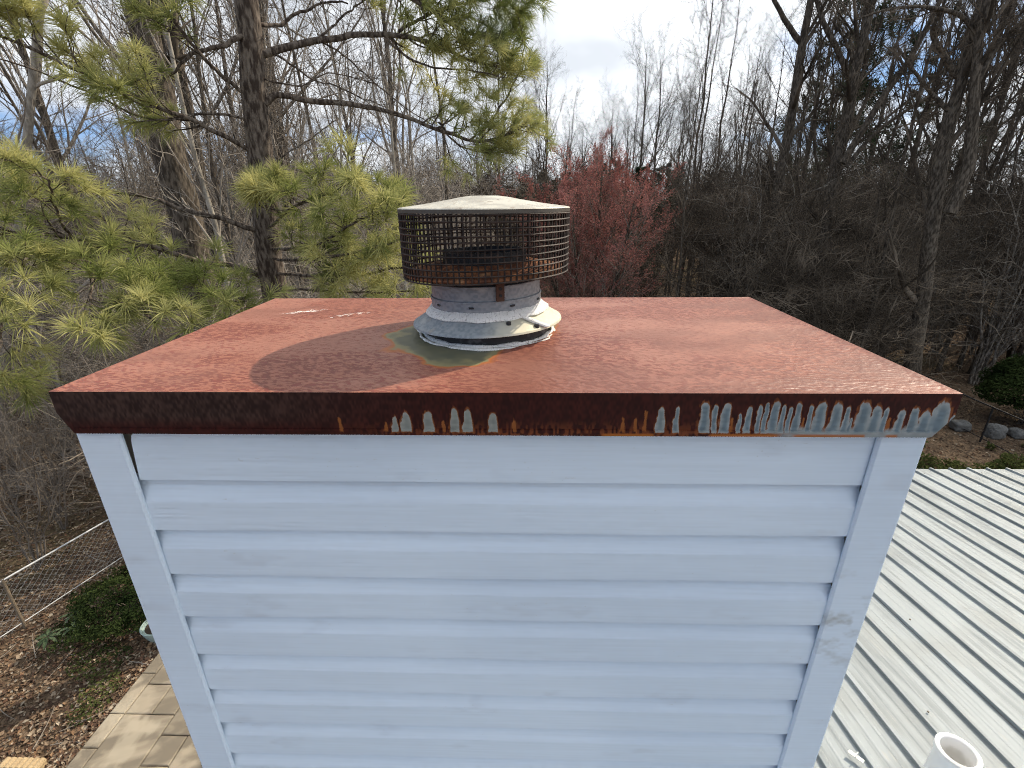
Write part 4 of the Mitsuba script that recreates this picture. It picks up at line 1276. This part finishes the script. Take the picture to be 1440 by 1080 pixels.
# red flowering tree
def red_tree():
    base = at(828, 420, 15.0)
    base[2] = ground_z(base[0], base[1]) - 0.1
    P, R = [], []
    for s in range(13):
        a = s * 2.4
        o = np.array([math.cos(a), math.sin(a), 0]) * (0.15 + 1.42 * (s / 12) ** 0.6)
        P.append(spline([base, base + o * 0.35 + [0, 0, 1.6], base + o * 1.0 + [0, 0, 3.8], base + o * 1.35 + [0, 0, 6.3 - 1.1 * (s / 12) + rng.uniform(-0.3, 0.3)]], 12))
        R.append(np.linspace(0.075, 0.018, 12))
    P, R = np.array(P), np.array(R)
    P1, R1 = grow(P, R, 14, rng, 0.22, 0.98, 0.30, (25, 60), 0.75, 0.10, 8, 0.5, 0.25, 0.55, rmin=0.008)
    P2, R2 = grow(P1, R1, 9, rng, 0.15, 1.0, 0.45, (20, 50), 0.5, 0.12, 5, 0.6, 0.4, 0.5, rmin=0.006)
    P3, R3 = grow(P2, R2, 6, rng, 0.15, 1.0, 0.5, (20, 50), 0.4, 0.14, 4, 0.7, 0.5, 0.4, rmin=0.0045)
    t = thing('red_budding_tree', 'rounded tree covered in red buds behind the flue', 'tree')
    obj('trunk', join([tubes(P, R, 8)]), 'm_bark', True, t)
    obj('branches', join([tubes(P1, R1, 5)]), 'm_limb', True, t)
    obj('twigs', join([tubes(P2, R2, 4), tubes(P3, R3, 3)]), 'm_red_twig', False, t, kind='stuff')
    c = np.concatenate([P3[:, -1], P3[:, -2], P3[:, -3], P2[:, -1]])
    h = (c[:, 2] - 2.6) / 3.0 + rng.normal(size=len(c)) * 0.35
    c = c[(h > 0.25)]
    c = np.concatenate([c, c + rng.normal(size=c.shape) * 0.04, (c + rng.normal(size=c.shape) * 0.04)[::2]])
    obj('buds', leaf_cloud(c, unit(rng.normal(size=c.shape)), (0.028, 0.058), rng, 0.6, 0.1), 'm_red_bud', False, t, kind='stuff')


red_tree()

# ------------------------------------------------------------------ the near pine
pine = thing('pine_tree', 'near pine with a dark trunk and long green needles left of the chimney', 'tree')
rng = np.random.default_rng(83)
tp = [at(u, v, y) for u, v, y in ((390, 430, 5.6), (380, 370, 5.55), (372, 270, 5.5), (364, 200, 5.5), (358, 130, 5.5), (352, 60, 5.5), (344, -20, 5.5), (330, -160, 5.5), (315, -330, 5.6))]
foot = tp[0] + (tp[0] - tp[2]) * (tp[0][2] / (tp[2][2] - tp[0][2]))
foot[2] = -0.2
TP, TR = spline([foot, *tp], 40, np.concatenate([[0.20], np.linspace(0.145, 0.09, len(tp))]))
TP[1:-1] += rng.normal(size=(38, 3)) * 0.006
obj('trunk', join([tubes(TP[None], TR[None], 20)]), 'm_pine_bark', True, pine)
NEED = 0


def bough(pts, r, shoots, L=0.45, ndl=46, tuft=0.18, start=0.3, label=None, side=2, up=0.5, bare=False, away=-1.0):
    """a pine branch through (u, v, distance) points with side shoots ending in tufts of needles"""
    global NEED
    pts = [(u + max(u - 560, 0) * (0.13 if away > 0 else 0), v, 5.5 + (5.5 - y) * away if y < 5.5 else y) for u, v, y in pts]
    P, R = spline([at(u, v, y) for u, v, y in pts], 22, np.linspace(r, max(r * 0.35, 0.005), len(pts)))
    P[1:] += np.cumsum(rng.normal(size=(21, 3)) * 0.007, 0)
    P, R = P[None], R[None]
    ws = [tubes(P, R, 8)]
    key = free(f'{pine}__bough')
    n = shoots
    P1, R1 = grow(P, R, n, rng, start, 1.0, 0.3, (25, 70), up, 0.13, 7, 0.5, 0.35, 0.35, absl=L, rmin=0.004)
    P2, R2 = grow(P1, R1, side, rng, 0.3, 0.95, 0.6, (25, 60), up * 0.6, 0.13, 5, 0.7, 0.5, 0.3, rmin=0.0035)
    if not bare:
        ws += [tubes(P1, R1, 5), tubes(P2, R2, 4)]
    scene[key] = mikit.ply(join(ws), 'm_pine_bark', smooth=True)
    if label:
        tag(key, label)
    if bare:
        Pd, Rd = grow(P, R, n, rng, 0.15, 0.95, 0.3, (30, 75), 0.0, 0.12, 6, 0.4, 0.3, 0.4, absl=L, rmin=0.003)
        Pe, Re = grow(Pd, Rd, 3, rng, 0.2, 0.95, 0.5, (30, 65), 0.0, 0.14, 4, 0.6, 0.4, 0.4, rmin=0.0025)
        obj('dead_twigs', join([tubes(Pd, Rd, 4), tubes(Pe, Re, 3)]), 'm_limb', False, key, kind='stuff')
        return
    c = np.concatenate([P1[:, -1], P2[:, -1], P[:, -1]])
    ax = np.concatenate([P1[:, -1] - P1[:, -2], P2[:, -1] - P2[:, -2], P[:, -1] - P[:, -3]])
    ax = unit(ax) + np.array([0, 0, 0.25])
    nd = [needles(c, ax, ndl, tuft, rng, (10, 82), 0.0056, 0.20, 0.05)]
    nd.append(needles(P1[:, -2], ax[:len(P1)], ndl // 3, tuft * 0.95, rng, (30, 85), 0.0052, 0.25, 0.06))
    NEED += sum(len(f) for _, f in nd)
    obj('needles', join(nd), 'm_needle', False, key, kind='stuff')


# boughs on the right of the trunk, over the sky
bough([(359, 78, 5.5), (400, 66, 5.4), (450, 52, 5.25), (540, 42, 5.0), (600, 55, 4.85), (645, 78, 4.7), (680, 88, 4.6)], 0.040, 16, 0.42, start=0.5, label='stout bough with pale lichen reaching right across the sky', away=0.9)
bough([(372, 146, 5.5), (392, 132, 5.4), (440, 143, 5.3), (500, 142, 5.1), (560, 153, 4.9), (605, 172, 4.75), (650, 190, 4.6), (690, 182, 4.5), (720, 160, 4.4)], 0.034, 26, 0.38, start=0.55, away=0.9)
bough([(560, 45, 4.9), (600, 20, 4.8), (650, 5, 4.7), (700, -5, 4.6)], 0.018, 14, 0.40, start=0.15, away=0.9)
bough([(330, -150, 5.5), (420, -95, 5.3), (520, -40, 5.1), (600, 15, 4.9), (650, 50, 4.75), (695, 62, 4.6)], 0.035, 20, 0.40, start=0.5, away=0.9)
bough([(320, -250, 5.5), (450, -170, 5.2), (580, -90, 4.9), (660, -30, 4.7), (705, 20, 4.55)], 0.035, 18, 0.42, start=0.45, away=0.9)
bough([(660, 190, 4.6), (690, 140, 4.5), (705, 105, 4.45), (715, 60, 4.4)], 0.014, 12, 0.33, start=0.2, away=0.9)
bough([(540, 44, 5.0), (565, 78, 4.9), (610, 100, 4.8), (655, 108, 4.7), (700, 118, 4.6)], 0.014, 14, 0.32, start=0.35, away=0.9)
bough([(610, 172, 4.75), (640, 205, 4.6), (675, 215, 4.55), (705, 205, 4.5)], 0.012, 9, 0.25, start=0.3, away=0.9)
bough([(448, 54, 5.25), (500, 10, 5.0), (545, -25, 4.9)], 0.012, 9, 0.35, start=0.3, away=0.9)
bough([(352, 30, 5.5), (390, 40, 5.2), (425, 22, 5.0), (460, 8, 4.9), (490, 10, 4.9)], 0.022, 12, 0.5, bare=True, label='crooked bare dead branch', away=0.9)
bough([(384, 75, 5.45), (410, 90, 5.3), (440, 112, 5.2), (490, 128, 5.1), (545, 148, 5.0)], 0.013, 16, 0.6, bare=True, away=0.9)
bough([(450, 58, 5.2), (490, 85, 5.1), (515, 108, 5.05), (545, 135, 5.0), (600, 175, 4.9)], 0.010, 14, 0.6, bare=True, away=0.9)
bough([(370, 110, 5.5), (415, 120, 5.3), (470, 100, 5.2), (530, 110, 5.1)], 0.009, 14, 0.6, bare=True, away=0.9)
bough([(374, 240, 5.5), (430, 200, 5.3), (470, 175, 5.2)], 0.008, 12, 0.5, bare=True, away=0.9)
# boughs on the left
bough([(357, 145, 5.5), (320, 108, 5.3), (290, 75, 5.1), (265, 42, 5.0), (235, 0, 4.9), (210, -40, 4.8)], 0.022, 12, 0.35, start=0.45)
bough([(352, 45, 5.5), (320, 62, 5.3), (285, 75, 5.2), (255, 95, 5.1), (238, 112, 5.1)], 0.026, 10, 0.4, bare=True)
bough([(368, 225, 5.5), (310, 188, 5.2), (235, 155, 4.9), (150, 112, 4.6), (80, 85, 4.4), (20, 60, 4.2), (-60, 30, 4.0)], 0.024, 26, 0.40, start=0.25, ndl=70)
bough([(366, 170, 5.5), (300, 160, 5.3), (215, 175, 5.0), (130, 140, 4.8), (40, 105, 4.6), (-40, 80, 4.4)], 0.014, 18, 0.6, bare=True)
bough([(378, 330, 5.5), (330, 314, 5.3), (265, 296, 5.1), (205, 276, 5.0), (160, 272, 4.9), (115, 258, 4.8)], 0.030, 10, 0.35, bare=True, label='dark dead lower branch')
bough([(384, 398, 5.6), (330, 374, 5.4), (262, 362, 5.1), (205, 342, 4.8), (140, 338, 4.5), (60, 328, 4.2), (-30, 325, 3.9)], 0.034, 26, 0.42, start=0.35, label='long low bough with pale lichen on the left')
bough([(262, 362, 5.1), (255, 400, 4.4), (265, 435, 3.8), (280, 470, 3.3)], 0.014, 13, 0.38, start=0.3)
bough([(205, 342, 4.8), (200, 385, 4.3), (195, 420, 3.8), (215, 450, 3.4)], 0.012, 12, 0.36, start=0.3)
bough([(140, 338, 4.5), (140, 380, 3.9), (130, 430, 3.4), (140, 480, 3.1)], 0.014, 13, 0.38, start=0.3)
bough([(60, 328, 4.2), (35, 365, 3.7), (15, 390, 3.3), (-10, 420, 3.1)], 0.012, 12, 0.36, start=0.25)
bough([(100, 332, 4.3), (80, 290, 3.9), (70, 255, 3.7), (50, 235, 3.6)], 0.012, 9, 0.30, start=0.35)
bough([(20, 326, 4.0), (10, 440, 3.6), (15, 500, 3.4), (0, 540, 3.2)], 0.012, 9, 0.32, start=0.5)
bough([(330, 374, 5.4), (320, 400, 4.6), (335, 425, 4.0), (310, 440, 3.6)], 0.012, 10, 0.32, start=0.35)
# boughs right behind the chimney
bough([(374, 300, 5.5), (368, 280, 5.1), (366, 262, 4.7)], 0.014, 5, 0.2, start=0.5, ndl=100, away=-1.45)
bough([(376, 320, 5.5), (410, 298, 5.1), (440, 282, 4.8), (475, 268, 4.6), (490, 255, 4.5)], 0.018, 14, 0.32, start=0.25, away=-1.45)
bough([(380, 350, 5.5), (430, 345, 5.1), (475, 325, 4.8), (515, 300, 4.6), (545, 290, 4.5)], 0.018, 15, 0.34, start=0.25, away=-1.45)
bough([(382, 365, 5.5), (440, 362, 5.1), (505, 350, 4.8), (560, 335, 4.6), (585, 318, 4.6)], 0.018, 16, 0.34, start=0.3, away=-1.45)
bough([(384, 385, 5.55), (450, 385, 5.2), (520, 380, 4.9), (575, 372, 4.7), (600, 385, 4.6)], 0.018, 14, 0.34, start=0.35, away=-1.45)
bough([(386, 400, 5.6), (450, 405, 5.2), (520, 412, 4.9), (580, 410, 4.7), (610, 405, 4.6)], 0.016, 12, 0.30, start=0.4, away=-1.45)
bough([(500, 300, 5.2), (530, 285, 5.1), (560, 275, 5.1)], 0.010, 5, 0.2, start=0.5, away=-1.45)

# say which one of each row of similar trees, counted from the left of the photo
ORD = ['first', 'second', 'third', 'fourth', 'fifth', 'sixth', 'seventh', 'eighth', 'ninth', 'tenth', 'eleventh', 'twelfth', 'thirteenth', 'fourteenth', 'fifteenth', 'sixteenth', 'seventeenth', 'eighteenth', 'nineteenth', 'twentieth']
ORD += ['twenty-' + o for o in ORD[:9]]


def count_off(key, what):
    ks = [k for k in scene if k.rstrip('0123456789').rstrip('_') == key and k in labels and '__' not in k]
    def u(k):
        p = np.array(scene[k]['to_world'].matrix)[:3, 3] + [0, 0, 5.6] - EYE
        return (p @ RT) / (p @ FW)
    for i, k in enumerate(sorted(ks, key=u)):
        labels[k]['label'] = f'{what}, {ORD[i]} from the left of {len(ks)}'


count_off('bare_tree', 'tall bare grey-brown tree in the left woods')
count_off('skyline_tree', 'slender bare tree above the skyline behind the flue')
count_off('slim_tree', 'slim bare tree in the middle distance')
count_off('dark_tree', 'tall bare tree dark against the sky')
count_off('sapling', 'thin bare sapling in the right woods')
count_off('evergreen_pine', 'dark pine between bare trees on the right')
count_off('far_pine', 'distant dark pine on the middle skyline')
count_off('low_thicket', 'bare twiggy thicket just beyond the chimney')
